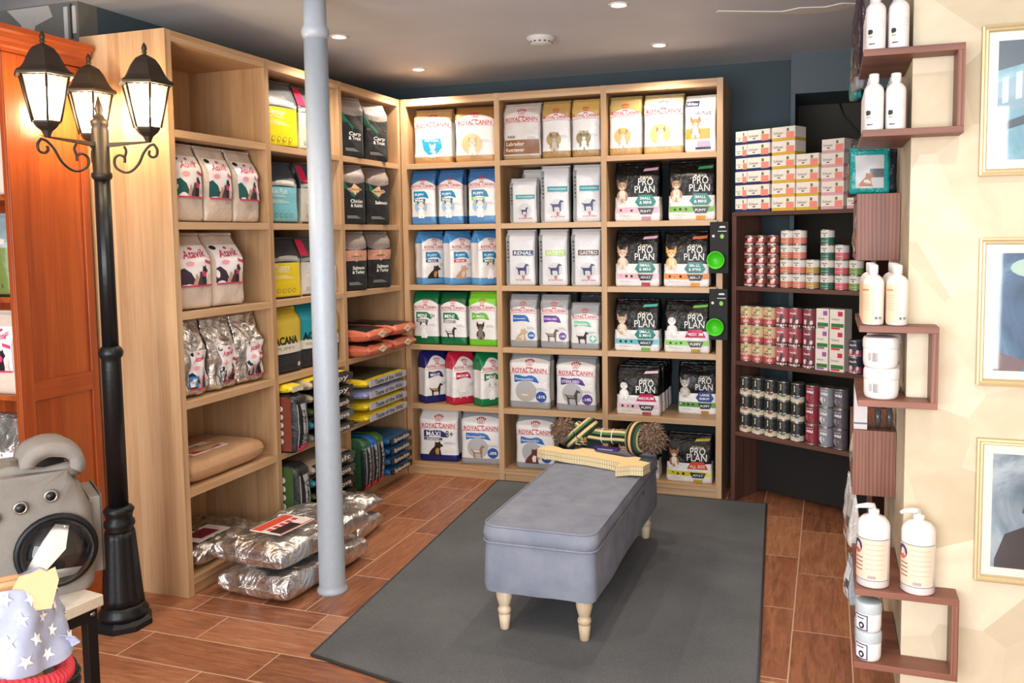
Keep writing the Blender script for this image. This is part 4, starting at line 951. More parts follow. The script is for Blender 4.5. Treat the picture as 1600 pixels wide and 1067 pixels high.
def pompom(cx, cz, r, seed):
    random.seed(seed); g = G(); fm = [flat(c, .95) for c in ('6E5646', '8A705C', '5A4436', '7A6452')]
    g.sphere((cx, 0, cz), r * .72, fm[0], 16, 10)
    for k in range(420):
        u = random.uniform(-1, 1); a = random.uniform(0, 2 * PI); s = math.sqrt(1 - u * u); d = Vector((s * math.cos(a), s * math.sin(a), u))
        rr = r * random.uniform(.86, 1.04); e = d.orthogonal().normalized() * .0035; c = Vector((cx, 0, cz))
        j = Vector((random.uniform(-1, 1), random.uniform(-1, 1), -.6)) * .012
        p2 = c + d * rr + j; p2.z = max(p2.z, -.082)
        g.tube([c + d * r * .6, c + d * r * .82, p2], [.004, .0042, .0022], fm[k % 4], 4)
    return g
pompom(-.232, .012, .072, 3).build('pompom', t); pompom(.235, .014, .080, 4).build('pompom', t)
for x in (-.02, .035): G().tube([(x, .037 * math.cos(a), .037 * math.sin(a)) for a in [2 * PI * i / 20 for i in range(20)]], .0024, ink('E8E4DC'), 6, close=True).build('cord_tie', t)
g = G(); g.box(-.055, .075, -.058, -.015, -.062, -.050, ink('4A2A7A')); g.box(-.03, .05, -.0586, -.058, -.058, -.054, ink('D8D0E4')); g.build('purple_tag', t, bevel=.001)

# ------------------------------------------------------------------ street lamp
LX, LY = -.082, -2.285
iron = flat('17191C', .38, .3, name='black_cast_iron', bumpy=.1); iron_d = flat('3A3129', .5, .5, name='aged_iron', bumpy=.1)
t = thing('street_lamp', 'black cast iron garden lamp post with three lit lanterns beside the oak shelving', 'lamp', (LX, LY, 0))
g = G(); g.lathe([(.110, 0), (.110, .022), (.102, .030), (.090, .040)], iron, seg=8, smooth=False, a0=PI / 8); g.lathe([(.092, .040), (.094, .058), (.082, .075), (.080, .09)], iron, seg=32)
fl = lambda i: 1 - (.05 if (i % 6) in (2, 3) else 0)
g.lathe([(.080, .09), (.076, .12), (.058, .36), (.055, .385)], iron, seg=48, star=fl)
g.lathe([(.055, .385), (.050, .395), (.058, .41), (.056, .425), (.048, .435), (.052, .455), (.058, .470), (.050, .482), (.038, .488)], iron, seg=32); g.build('pedestal', t)
G().lathe([(.0375, .488), (.036, 1.06), (.036, 1.075), (.043, 1.085), (.046, 1.10), (.040, 1.115), (.030, 1.125)], iron, seg=32).build('lower_pole', t)
fl2 = lambda i: 1 - (.07 if i % 3 == 0 else 0)
G().lathe([(.030, 1.125), (.0285, 1.77)], iron, seg=36, star=fl2).build('upper_pole', t)
g = G(); g.lathe([(.030, 1.77), (.038, 1.78), (.038, 1.795), (.032, 1.8), (.032, 1.96), (.028, 1.97), (.033, 1.98), (.033, 1.995), (.020, 2.005), (.012, 2.025), (.016, 2.04), (.010, 2.06), (.003, 2.085), (1e-4, 2.09)], iron_d, seg=12); g.build('hub', t)
cvx, cvy = 2.5764 - LX, -4.8716 - LY; cl = math.hypot(cvx, cvy); cvx /= cl; cvy /= cl; lx_, ly_ = -cvy, cvx      # towards camera, and lateral right
glass = NT('clear_lantern_glass'); gp = glass.n.new('ShaderNodeBsdfTransparent'); gt = glass.n.new('ShaderNodeBsdfGlossy'); gt.inputs['Roughness'].default_value = .15; tl = glass.n.new('ShaderNodeBsdfTranslucent')
m1 = glass.n.new('ShaderNodeMixShader'); m1.inputs[0].default_value = .07; glass.link(gp.outputs[0], m1.inputs[1]); glass.link(gt.outputs[0], m1.inputs[2])
m2 = glass.n.new('ShaderNodeMixShader'); m2.inputs[0].default_value = .12; glass.link(m1.outputs[0], m2.inputs[1]); glass.link(tl.outputs[0], m2.inputs[2])
glass.link(m2.outputs[0], glass.n['Material Output'].inputs[0])
tl.inputs[0].default_value = (1, .93, .82, 1); GL = glass.m
bulb_m = flat('FFE2B0', .5, emit=60, name='glowing_bulb')
for (al, ac, rr_) in ((-.80, .60, .212), (.92, .39, .180), (-.12, -.99, .228)):
    dx, dy = lx_ * al + cvx * ac, ly_ * al + cvy * ac; dl = math.hypot(dx, dy); dx /= dl; dy /= dl; sx, sy = -dy, dx
    g = G()
    def pt(r, z, s=0, rr_=rr_):
        r = .03 + (r - .03) * (rr_ - .03) / .162 if r > .03 else r
        return (dx * r + sx * s, dy * r + sy * s, z)
    vs = [pt(.03, 1.896, -.011), pt(.03, 1.896, .011), pt(.192, 1.912, .008), pt(.192, 1.912, -.008), pt(.03, 1.912, -.011), pt(.03, 1.912, .011), pt(.216, 1.918, .002), pt(.216, 1.918, -.002)]
    g.add(vs, [(0, 3, 2, 1), (4, 5, 6, 7), (0, 1, 5, 4), (2, 3, 7, 6), (1, 2, 6, 5), (0, 4, 7, 3)], iron_d)
    g.build('arm', t)
    g = G(); pts = []
    for k in range(40):
        u = k / 39
        pts.append(u)
    S1 = [(.214, 1.905), (.226, 1.885), (.222, 1.862), (.204, 1.856), (.192, 1.868), (.196, 1.882), ]
    S2 = [(.216, 1.905), (.196, 1.9), (.172, 1.875), (.148, 1.83), (.115, 1.802), (.085, 1.8), (.055, 1.82), (.052, 1.85), (.072, 1.865), (.092, 1.855), (.092, 1.835)]
    S3 = [(.092, 1.855), (.100, 1.88), (.092, 1.898)]
    for SS in (S1, S2, S3):
        q = []
        for i in range(len(SS) - 1):
            p0 = SS[max(i - 1, 0)]; p1 = SS[i]; p2 = SS[i + 1]; p3 = SS[min(i + 2, len(SS) - 1)]
            for k in range(5):
                u = k / 5; f = lambda a, b_, c, d: .5 * (2 * b_ + (c - a) * u + (2 * a - 5 * b_ + 4 * c - d) * u * u + (3 * b_ - a - 3 * c + d) * u ** 3)
                q.append(pt(f(p0[0], p1[0], p2[0], p3[0]), f(p0[1], p1[1], p2[1], p3[1])))
        q.append(pt(*SS[-1])); g.tube(q, .0052, iron_d, 6)
    g.build('scroll_bracket', t)
    ln = bpy.data.objects.new('lantern', None); COL.objects.link(ln); ln.parent = t; ln.location = (dx * rr_, dy * rr_, 0)
    a0 = math.atan2(dy, dx)
    g = G(); g.lathe([(.010, 1.912), (.014, 1.922), (.020, 1.935), (.038, 1.95), (.046, 1.962), (.048, 1.97)], iron_d, seg=6, smooth=False, a0=a0)
    zb, zt, rb, rt_ = 1.968, 2.135, .050, .088
    for k in range(6):
        a = a0 + 2 * PI * k / 6; g.tube([(rb * math.cos(a), rb * math.sin(a), zb), (rt_ * math.cos(a), rt_ * math.sin(a), zt)], .0042, iron_d, 6)
        b_ = a + 2 * PI / 6; sc = []
        for i in range(9):
            u = i / 8; x = rt_ * (math.cos(a) * (1 - u) + math.cos(b_) * u) * .985; y = rt_ * (math.sin(a) * (1 - u) + math.sin(b_) * u) * .985
            sc.append((x, y, zt - .007 - .005 * abs(math.sin(u * PI * 3))))
        for i in range(8): g.add([sc[i], sc[i + 1], (sc[i + 1][0], sc[i + 1][1], zt), (sc[i][0], sc[i][1], zt)], [(0, 1, 2, 3)], iron_d)
    g.lathe([(.103, 2.128), (.106, 2.136), (.102, 2.142), (.090, 2.148), (.078, 2.162), (.068, 2.182), (.056, 2.206), (.040, 2.228), (.020, 2.24), (.008, 2.246)], iron_d, seg=6, smooth=False, a0=a0)
    o = g.build('lantern_frame', t); o.parent = ln
    g = G()
    for k in range(6):
        a = a0 + 2 * PI * k / 6; b_ = a + 2 * PI / 6; f = .96
        g.add([(rb * f * math.cos(a), rb * f * math.sin(a), zb), (rb * f * math.cos(b_), rb * f * math.sin(b_), zb), (rt_ * f * math.cos(b_), rt_ * f * math.sin(b_), zt), (rt_ * f * math.cos(a), rt_ * f * math.sin(a), zt)], [(0, 1, 2, 3)], GL)
    g.build('glass_panes', ln)
    G().lathe([(.008, 2.242), (.006, 2.25), (.011, 2.254), (.006, 2.258), (.010, 2.266), (.009, 2.276), (.004, 2.288), (1e-4, 2.292)], iron_d, seg=10).build('finial', ln)
    G().lathe([(.011, 1.97), (.011, 2.), (.013, 2.005), (.026, 2.035), (.030, 2.055), (.026, 2.075), (.012, 2.09), (1e-4, 2.095)], bulb_m, seg=16).build('bulb', ln)
    l = bpy.data.lights.new('lantern_glow', 'POINT'); l.energy = 9; l.color = (1, .76, .46); l.shadow_soft_size = .05
    o = bpy.data.objects.new('lantern_glow', l); COL.objects.link(o); o.parent = ln; o.location = (0, 0, 2.055)

# ------------------------------------------------------------------ cherry cabinet at far left
t = thing('cherry_cabinet', 'tall reddish cherry wood cabinet at the left edge with panelled side', 'cabinet', (0, 0, 0))
CX1, CY0, CY1 = -.42, -2.41, -2.035
G().box(CX1 - .022, CX1, CY0, CY1, 0, 2.26, cherry).build('side_panel', t, bevel=.002)
G().box(CX1 - .9, CX1 - .878, CY0, CY1, 0, 2.26, cherry).build('side_panel', t, bevel=.002)
G().box(CX1 - .878, CX1 - .022, CY1 - .012, CY1, 0, 2.26, cherry).build('back_board', t)
g = G()
for (y0, y1, z0, z1) in ((CY0, CY0 + .06, 0, 2.26), (CY1 - .035, CY1, 0, 2.26), (CY0 + .06, CY1 - .035, 2.18, 2.26), (CY0 + .06, CY1 - .035, .90, .98), (CY0 + .06, CY1 - .035, 0, .12)):
    g.box(CX1, CX1 + .010, y0, y1, z0, z1, cherry if z1 - z0 > .2 else cherry_y)
g.build('raised_frame', t, bevel=.002)
for z in (.10, .50, .93, 1.32, 1.72, 2.10): G().box(CX1 - .878, CX1 - .022, CY0 + .01, CY1 - .012, z - .022, z, cherry_y).build('shelf', t, bevel=.001)
g = G()
prof = [(0, 2.262), (.012, 2.262), (.014, 2.275), (.024, 2.280), (.026, 2.295), (.042, 2.305), (.046, 2.325), (.060, 2.332), (.060, 2.352), (0, 2.352)]
x0, x1, y0 = CX1 - .9, CX1 + .01, CY0
vs = []
for o_x, z in prof: vs.append((x0 - o_x, y0 - o_x, z)); vs.append((x1 + o_x, y0 - o_x, z)); vs.append((x1 + o_x, CY1, z)); vs.append((x0 - o_x, CY1, z))
n = len(prof)
fs = [(4 * i + k, 4 * i + (k + 1) % 4, 4 * ((i + 1) % n) + (k + 1) % 4, 4 * ((i + 1) % n) + k) for i in range(n - 1) for k in range(4)] + [(4 * n - 4, 4 * n - 3, 4 * n - 2, 4 * n - 1), (3, 2, 1, 0)]
g.add(vs, fs, cherry_y); g.build('cornice', t)
def putc(b, x, z, label, yaw=0): return b.finish('dog_food_bag', label, (x, CY0 + .02 + b.d / 2, z + .001), math.radians(yaw))
b = Bag(.19, .32, .13, paper, 121, wr=.006, vt=.66, topd=.02); tt = putc(b, -.55, .93, 'sand paper bag inside the cherry cabinet above the foil bag'); atavik_label(b, tt, .12, .94, .28, .84, '3E3340', 'C83A64')
b = Bag(.18, .33, .12, FO, 122, wr=.012, vt=.6, topd=.03, crisp=.02, nu=24, nv=30); tt = putc(b, -.55, .50, 'crinkled foil bag inside the cherry cabinet, low shelf'); atavik_label(b, tt, .2, .95, .1, .6, '2A2A3E', 'C83A64', .006)
b = tri(.18, .32, .12, None, '6A7A3A', 'Adult', 123, '8A9AA0', None); putc(b, -.55, 1.32, 'green and grey bag inside the cherry cabinet')
b = Bag(.18, .30, .12, paper, 124, wr=.006, vt=.66); putc(b, -.55, 1.72, 'plain sand paper bag inside the cherry cabinet, upper shelf')

# ------------------------------------------------------------------ table, carrier and cardboard bust at lower left
TZ = .62; th = -.14
t = thing('side_table', 'small table with whitewashed top and black metal legs, lower left corner', 'table', (.802, -3.208, 0), th)
tw = wood('whitewashed_board', ('C4B49C', 'D8CAB4', 'E6DCCB'), 0, 1.2, .5)
G().box(-.75, 0, -.55, 0, TZ - .030, TZ, tw).build('tabletop', t, bevel=.003)
blk = flat('151618', .45, .4, name='black_powder_coat')
g = G(); g.box(-.74, -.012, -.030, -.012, TZ - .062, TZ - .031, blk).box(-.030, -.012, -.54, -.030, TZ - .062, TZ - .031, blk).box(-.74, -.722, -.54, -.030, TZ - .062, TZ - .031, blk).box(-.722, -.030, -.54, -.522, TZ - .062, TZ - .031, blk); g.build('apron_frame', t)
for x in (-.74, -.040):
    for y in (-.54, -.040): G().box(x, x + .028, y, y + .028, 0, TZ - .0625, blk).build('leg', t, bevel=.002)
g = G(); g.lathe([(.007, 0), (.007, .003), (.003, .005)], flat('9A9A9A', .3, 1), (0, 0, 0), 12); g.v = [(z - .0115, x - .026, y + TZ - .045) for x, y, z in g.v]; g.build('bolt', t)

# pet carrier
ca = math.radians(55)
t = thing('pet_carrier', 'grey canvas pet carrier with round clear bubble window standing on the side table', 'pet carrier', (.690, -3.262, TZ + .001), ca)
can = fabric('grey_canvas', '77716B', '8C857D', 600)
g = G()
def cring(z, ins, xl=-.38, xr=.105, dp=.27):
    P = rrect(xl + ins, xr - ins * (1), -ins * 0, dp - ins, .03, 5); out = []
    for i in range(len(P)):
        a = P[i]; b2 = P[(i + 1) % len(P)]; k = max(1, int(math.dist(a, b2) / .05))
        for j in range(k): out.append((a[0] + (b2[0] - a[0]) * j / k, a[1] + (b2[1] - a[1]) * j / k))
    return [(x + noise.noise(Vector((x * 9, y * 9, z * 7))) * .006, y + noise.noise(Vector((x * 8, 4, z * 9))) * .006, z) for x, y in out]
rings = [cring(0, .01), cring(.02, .0), cring(.12, -.004), cring(.22, .0, xr=.098), cring(.29, .01, xr=.085), cring(.325, .02, xr=.075)]
loft(g, rings, can); g.add(rings[-1], [tuple(range(len(rings[-1])))], can); g.add(rings[0], [tuple(range(len(rings[0])))[::-1]], can); g.build('canvas_body', t)
g = G(); fl_ = []
for k in range(13):
    x = -.40 + .48 * k / 12; fl_.append((x, .04 + .01 * math.sin(k), .318 + .006 * math.sin(k * 1.7)))
g.tube(fl_, .016, can, 10, 1.4)
g.build('folded_rim', t)
g = G()
q = []
for k in range(20):
    a = k / 19 * PI * 1.5; q.append((.02 + .042 * math.cos(a + PI * .0), .10, .342 + .034 * math.sin(a)))
for dy in range(7):
    pass
vs = []; nx = 20; ny = 8
for i in range(nx + 1):
    a = -.45 + i / nx * (PI * 1.12)
    for j in range(ny + 1):
        y = .0 + .20 * j / ny; r = .050 + .004 * noise.noise(Vector((a * 2, y * 18, 2)))
        vs.append((.018 + r * 1.15 * math.cos(a), y, .338 + r * .82 * math.sin(a) + .008 * math.sin(y * 25)))
fs = [(i * (ny + 1) + j, i * (ny + 1) + j + 1, (i + 1) * (ny + 1) + j + 1, (i + 1) * (ny + 1) + j) for i in range(nx) for j in range(ny)]
g.add(vs, fs, can, None, True); o = g.build('rolled_flap', t); sm = o.modifiers.new('thickness', 'SOLIDIFY'); sm.thickness = .032; sm.offset = 0
g = G(); g.box(.098, .125, .03, .2, .03, .235, can); g.box(.1255, .130, .03, .2, .03, .24, flat('5A5550', .9)); g.build('side_pocket', t, bevel=.006)
def ringm(g, cx, cz, r, rt2, mat, y=-.006): g.tube([(cx + r * math.cos(a), y, cz + r * math.sin(a)) for a in [2 * PI * i / 32 for i in range(32)]], rt2, mat, 8, close=True)
st = flat('A8A49C', .3, .9, name='steel'); 
for (cx, cz, k) in ((-.120, .232, 'eyelet'), (-.060, .247, 'eyelet'), (.008, .265, 'eyelet')):
    g = G(); ringm(g, cx, cz, .0135, .0035, st); g.lathe([(.011, 0), (.011, .003)], ink('0C0C0E'), (0, 0, 0), 16); nb = 34
    base = len(g.v) - 32; g.v = g.v[:base] + [(x + cx, -.006 - z, y + cz) for x, y, z in g.v[base:]]; g.build(k, t)
WXc, WZc, WR = .014, .122, .088
g = G(); ringm(g, WXc, WZc, WR, .009, blk, -.010); g.build('window_ring', t)
g = G()
g.add([(WXc + .086 * math.cos(2 * PI * i / 32), -.007, WZc + .086 * math.sin(2 * PI * i / 32)) for i in range(32)], [tuple(range(32))[::-1]], ink('0A0B0E', .3))
g.build('dark_interior', t)
g = G()
g.poly = None
pl = [(-.075, -.045), (-.03, .03), (.0, .07), (.03, .06), (.02, .0), (-.03, -.05), (-.02, -.075), (.04, -.07), (.055, -.055), (.0, -.055)]
g.prism(pl, lambda a, b2: (WXc + a, -.0075, WZc + b2), lambda a, b2: (WXc + a, -.012, WZc + b2), flat('D8D6D2', .6)); g.build('packing_film', t)
dome = NT('clear_acrylic'); dome.p.inputs['Transmission Weight'].default_value = 1; dome.p.inputs['Roughness'].default_value = .02; dome.p.inputs['IOR'].default_value = 1.1
dome.p.inputs['Base Color'].default_value = (1, 1, 1, 1)
dm = NT('acrylic_shell'); a1 = dm.n.new('ShaderNodeBsdfTransparent'); a2 = dm.n.new('ShaderNodeBsdfGlossy'); a2.inputs['Roughness'].default_value = .03; mx = dm.n.new('ShaderNodeMixShader'); fr = dm.n.new('ShaderNodeFresnel'); fr.inputs[0].default_value = 1.6
dm.link(fr.outputs[0], mx.inputs[0]); dm.link(a1.outputs[0], mx.inputs[1]); dm.link(a2.outputs[0], mx.inputs[2]); dm.link(mx.outputs[0], dm.n['Material Output'].inputs[0])
g = G(); prof = [(.086 * math.cos(PI / 2 * k / 12) + 1e-4, .075 * math.sin(PI / 2 * k / 12)) for k in range(13)]
g.lathe(prof, dm.m, seg=40); g.f = [f for f in g.f if len(f) < 30]; g.m = g.m[:len(g.f)]; g.sm = g.sm[:len(g.f)]
g.v = [(x + WXc, -.012 - z, y + WZc) for x, y, z in g.v]; g.build('bubble_window', t)

# unseen plinth added as support, cardboard dog bust with bandana, rope collar, black bowl
t = thing('added_plinth', 'low black stand added out of view to support the cardboard bust', 'plinth', (.96, -3.80, 0))
G().box(-.06, .36, -.28, .34, 0, .48, flat('1E1E20', .6)).build('added_plinth_body', t, bevel=.004)
cb = flat('D2A878', .85, name='corrugated_card'); cb2 = flat('B88C60', .85)
t = thing('cardboard_bust', 'corrugated cardboard dog bust wearing the starred bandana', 'display bust', (1.045, -3.668, .481), math.radians(50))
g = G()
for k in range(9):
    y = -.05 + k * .0125
    prof2 = [(-.06, 0), (.06, 0), (.058, .20), (.066, .30), (.058, .37), (.020, .395), (-.03, .395), (-.065, .375), (-.07, .31), (-.06, .2)]
    sc = 1 - .10 * abs(k - 4) / 4
    g.prism([(x * sc, z * (1 - .02 * abs(k - 4))) for x, z in prof2], lambda a, b2: (a, y, b2), lambda a, b2: (a, y + .0075, b2), cb if k % 2 else cb2)
g.build('layered_body', t)
g = G()
ear = [(-.03, -.02), (.03, -.025), (.045, .03), (.04, .055), (.025, .05), (.015, .058), (.0, .052), (-.02, .05), (-.038, .02)]
g.prism(ear, lambda a, b2: (a + .045, -.062, b2 + .362), lambda a, b2: (a + .045, -.056, b2 + .362), flat('DCB084', .85)); g.build('card_ear', t)
def star_cloth():
    m = NT('starred_blue_cloth'); m.p.inputs['Roughness'].default_value = .9; m.link(m.ramp(m.noise(m.obj(), 30, 3), [(.3, rgb('9AA0B8')), (.7, rgb('A8AEC4'))]), m.p.inputs['Base Color']); return m.m
sc_m = star_cloth()
t = thing('starred_bandana', 'pale blue bandana with white stars tied round the cardboard bust', 'bandana', (1.045, -3.668, .0), math.radians(50))
g = G()
def cloth(u, v):   # u angle, v 0..1 top to bottom
    a = u; r = .070 + .028 * v + .010 * math.sin(a * 5 + v * 3) * v + .008 * noise.noise(Vector((a * 3, v * 5, 1)))
    z = .862 - .135 * v - .03 * v * math.cos(a + PI / 2) + .010 * math.sin(a * 3)
    return Vector((r * math.cos(a) * 1.05, r * math.sin(a) * .95 - .0, z))
nu, nv = 48, 14
vs = [cloth(2 * PI * i / nu, j / nv) for j in range(nv + 1) for i in range(nu)]
fs = [(j * nu + i, (j + 1) * nu + i, (j + 1) * nu + (i + 1) % nu, j * nu + (i + 1) % nu) for j in range(nv) for i in range(nu)]
g.add(vs, fs, sc_m, None, True)
wst = ink('F4F4F4', .8)
random.seed(5)
for j, v in enumerate((.10, .34, .58, .82)):
    for i in range(12):
        a = 2 * PI * (i + .5 * (j % 2)) / 12; rs = .0125; P = []; ph = random.uniform(0, 6)
        for k in range(10):
            r3 = rs if k % 2 == 0 else rs * .45; aa = ph + PI * k / 5; du = r3 * math.cos(aa) / .085; dv = r3 * math.sin(aa) / .135
            p = cloth(a + du, min(1, max(0, v + dv))); nrm = Vector((p.x, p.y, 0)).normalized(); P.append(p + nrm * .0022)
        c = cloth(a, v); nrm = Vector((c.x, c.y, 0)).normalized(); P.append(c + nrm * .003)
        g.add(P, [(10, k, (k + 1) % 10) for k in range(10)], wst)
g.build('cloth', t)
g = G(); g.add([(.075, -.03, .752), (.112, -.045, .745), (.122, -.042, .730), (.108, -.035, .722), (.07, .0, .735)], [(0, 1, 2, 3, 4)], sc_m); o = g.build('tied_corner', t); m_ = o.modifiers.new('thickness', 'SOLIDIFY'); m_.thickness = .002
t = tag(G().build('braided_rope_collar'), 'thick coral red braided rope draped round the cardboard bust', 'rope collar')
me_old = t.data
g = G(); cr = flat('E04050', .7, name='coral_cord')
N = 64
for k in range(N):
    a = 2 * PI * k / N; c = Vector((.108 * math.cos(a) - .015, .105 * math.sin(a), .700 - .035 * math.cos(a))); tn = Vector((-math.sin(a), math.cos(a), 0)); rd = Vector((math.cos(a), math.sin(a), 0))
    for s in (-1, 1):
        g.tube([c + rd * (.012 * s) - tn * .006 + Vector((0, 0, -.008)), c + rd * (.013 * s) + Vector((0, 0, .004)), c + rd * (.002 * s) + tn * .004 + Vector((0, 0, .011)), c - rd * (.006 * s) + tn * .009 + Vector((0, 0, .006))], [.0055, .0062, .0062, .005], cr, 6)
o = g.build('braided_rope_collar', loc=(1.045, -3.668, 0)); o.rotation_euler = (0, 0, math.radians(50)); tag(o, 'thick coral red braided rope draped round the cardboard bust', 'rope collar')
bpy.data.objects.remove(t); bpy.data.meshes.remove(me_old)
t = thing('black_basket', 'round black ribbed basket between the cardboard bust and the table leg', 'basket', (.965, -3.525, .481))
g = G(); g.lathe([(.04, 0), (.054, .015), (.064, .04), (.065, .09), (.060, .125)], flat('17181A', .5), seg=48, star=lambda i: 1 + .012 * (i % 2)); g.build('bowl_body', t)
g = G()
for z in (.045, .065, .085, .105): g.tube([(.066 * math.cos(a), .066 * math.sin(a), z) for a in [2 * PI * i / 36 for i in range(36)]], .003, flat('232426', .4), 6, close=True)
g.build('ribs', t)

# ------------------------------------------------------------------ angled tin shelf
A = Vector((2.06, .030)); dr = Vector((.88, -.47)).normalized(); dn = Vector((.47, .88)).normalized()
TW, TD = .84, .26
TL = [.405, .812, 1.236, 1.63]
t = thing('tin_shelf', 'dark brown angled shelf unit full of tins at the right', 'shelving', (A.x, A.y, 0), math.atan2(dr.y, dr.x))
G().box(0, .028, 0, TD, 0, 1.63, dk_z).build('side_panel', t, bevel=.0015); G().box(TW - .028, TW, 0, TD, 0, 1.63, dk_z).build('side_panel', t, bevel=.0015)
for i, z in enumerate(TL):
    if i < 3: G().box(.028, TW - .028, .001, TD, z - .022, z, dk_x).build('shelf', t, bevel=.001)
G().box(0, TW, .0, TD, 1.6301, 1.652 - .0, dk_x).build('top_board', t, bevel=.001)
G().box(.028, TW - .028, TD - .012, TD, .02, .382, flat('181412', .8)).build('back_board', t)  # added near-black sheet: puts the shade under the lowest shelf into its colour
TOPZ = 1.652
def TS(s, z, dd): p = A + dr * s + dn * dd; return (p.x, p.y, z)
trz = math.atan2(dr.y, dr.x)
ordn = ['first', 'second', 'third', 'fourth', 'fifth', 'sixth', 'seventh', 'eighth', 'ninth']
rown = {1: [''], 2: ['bottom', 'top'], 3: ['bottom', 'middle', 'top'], 4: ['bottom', 'second', 'third', 'top'], 5: ['bottom', 'second', 'middle', 'fourth', 'top'], 6: ['bottom', 'second', 'third', 'fourth', 'fifth', 'top']}
# cartons, front towards local -y
def carton_mesh(w, h, d, strip, seed=0, tall=False, acc='E88A78'):
    g = G(); g.box(-w / 2, w / 2, 0, d, 0, h, flat('E8DFD4', .5))
    e = .0006
    f = lambda x0, x1, z0, z1, c, k=1: g.add([(x0, -e * k, z0), (x1, -e * k, z0), (x1, -e * k, z1), (x0, -e * k, z1)], [(0, 1, 2, 3)], ink(c))
    if tall:
        f(w * .05, w * .38, h * .68, h * .9, acc); g.text('Schesir', (-w * .1, -e * 2, h * .48), (1, 0, 0), (0, 0, 1), w * .55, ink('4A4A44')); f(-w * .4, w * .45, h * .14, h * .32, '3A7A3A'); f(-w * .4, w * .2, h * .04, h * .13, acc)
    else:
        f(-w / 2, w / 2, 0, h * .22, strip); f(w * .12, w * .46, h * .16, h * .62, acc, 2); f(w * .14, w * .24, h * .66, h * .88, '6A7A3A', 2)
        g.text('Schesir', (-w * .22, -e * 2, h * .48), (1, 0, 0), (0, 0, 1), w * .42, ink('55504A')); f(-w * .26, -w * .14, h * .33, h * .40, '202020')
        g.add([(w / 2 + e, 0, 0), (w / 2 + e, d, 0), (w / 2 + e, d, h * .22), (w / 2 + e, 0, h * .22)], [(0, 1, 2, 3)], ink(strip))
    return g
def stackcopies(proto, name, places, grp):
    """places: (s, z, depth, label)"""
    first = True
    for (s, z, dd, lab) in places:
        if first: o = proto; first = False
        else:
            o = proto.copy(); COL.objects.link(o)
        o.location = TS(s, z, dd); o.rotation_euler = (0, 0, trz); tag(o, lab, grp[1], grp[0])
NAVY, YEL, PNK = '24305E', 'D0A83A', 'D8A0A8'
def colset(w, h, d, strip, sc, rows, colname, grp, z0=TOPZ, tall=False, acc='E88A78', jit=.002):
    pr = carton_mesh(w, h - .0006, d, strip, tall=tall, acc=acc).build('food_carton'); pl = []
    for r in range(rows): pl.append((sc + random.uniform(-jit, jit), z0 + .0008 + r * h, .02, '%s carton, %s of its stack' % (colname, rown[rows][r])))
    stackcopies(pr, 'food_carton', pl, (grp, 'carton'))
random.seed(9)
colset(.074, .0745, .11, NAVY, .046, 6, 'small navy based cream', 'cartons on top of the tin shelf')
colset(.140, .0745, .11, NAVY, .156, 6, 'wide navy based cream', 'cartons on top of the tin shelf')
colset(.138, .0745, .11, YEL, .310, 6, 'yellow based cream, taller left stack,', 'cartons on top of the tin shelf')
colset(.128, .0735, .11, YEL, .450, 4, 'yellow based cream, lower right stack,', 'cartons on top of the tin shelf')
colset(.122, .0715, .11, PNK, .592, 5, 'pink based cream', 'cartons on top of the tin shelf')
colset(.100, .072, .11, PNK, .722, 2, 'pale pink carton at the right end, cream', 'cartons on top of the tin shelf')
def tin_mesh(r, h, spec):
    g = G(); mt = flat('B8B4AC', .3, .9, name='tin_metal'); base, low, vb, dia, mk = spec
    z0, z1 = .004, h - .005
    g.lathe([(r * .94, 0), (r * 1.01, .001), (r * 1.01, .004), (r * .985, .005)], mt, seg=24)
    N = 24
    zs = [z0, z0 + (z1 - z0) * vb, z1]
    for a, b_, c in ((zs[0], zs[1], low), (zs[1], zs[2], base)):
        if b_ - a > .001: g.lathe([(r * .985, a), (r * .985, b_)], ink(c), seg=N); del g.f[-2:]; del g.m[-2:]; del g.sm[-2:]
    g.lathe([(r * .985, z1), (r * 1.01, h - .004), (r * 1.01, h), (r * .96, h), (r * .94, h - .003), (1e-4, h - .003)], mt, seg=24)
    S_ = lambda x, z, o: (math.sin(x / r) * (r * .985 + o), -math.cos(x / r) * (r * .985 + o), z)
    def patch(x0, x1, za, zb, c, o=.0005, n=5):
        vs = [S_(x0 + (x1 - x0) * i / n, zq, o) for zq in (za, zb) for i in range(n + 1)]
        g.add(vs, [(i, i + 1, n + 2 + i, n + 1 + i) for i in range(n)], ink(c))
    def dmd(cz, wx, wz, c, o=.0008):
        g.add([S_(-wx, cz, o), S_(0, cz - wz, o), S_(wx, cz, o), S_(0, cz + wz, o)], [(0, 1, 3), (1, 2, 3)], ink(c))
    def txt(s, cz, wx, c, o=.0012, bold=.02, maxh=None):
        V, F, tw, tH = text_mesh(s, bold, 0); k = wx / tw; ky = min(k, (maxh or 9) / tH)
        g.add([S_(x * k - wx / 2, cz + (y - tH / 2) * ky, o) for x, y in V], F, ink(c))
    def blob(x, cz, rx, rz, c, o=.0009): g.add([S_(x + rx * math.cos(2 * PI * i / 10), cz + rz * math.sin(2 * PI * i / 10), o) for i in range(10)], [tuple(range(10))], ink(c))
    mk(g, h, r, patch, dmd, txt, blob); return g
def mk_small(c):
    def f(g, h, r, patch, dmd, txt, blob):
        blob(-.012, h * .62, .010, .012, '2A1A18'); blob(.012, h * .55, .012, .012, 'E8B8A8'); blob(.004, h * .35, .016, .010, c); patch(-.03, .03, h * .12, h * .22, 'D8C8C0')
        blob(.02, h * .75, .008, .006, 'F0E8E0')
    return f
def mk_sches(word='Schesir'):
    def f(g, h, r, patch, dmd, txt, blob): txt('Schesir', h * .76, .034, '55504A', maxh=.012); blob(0, h * .60, .005, .003, '202020'); patch(-.02, .02, h * .22, h * .24, 'F0E0D8')
    return f
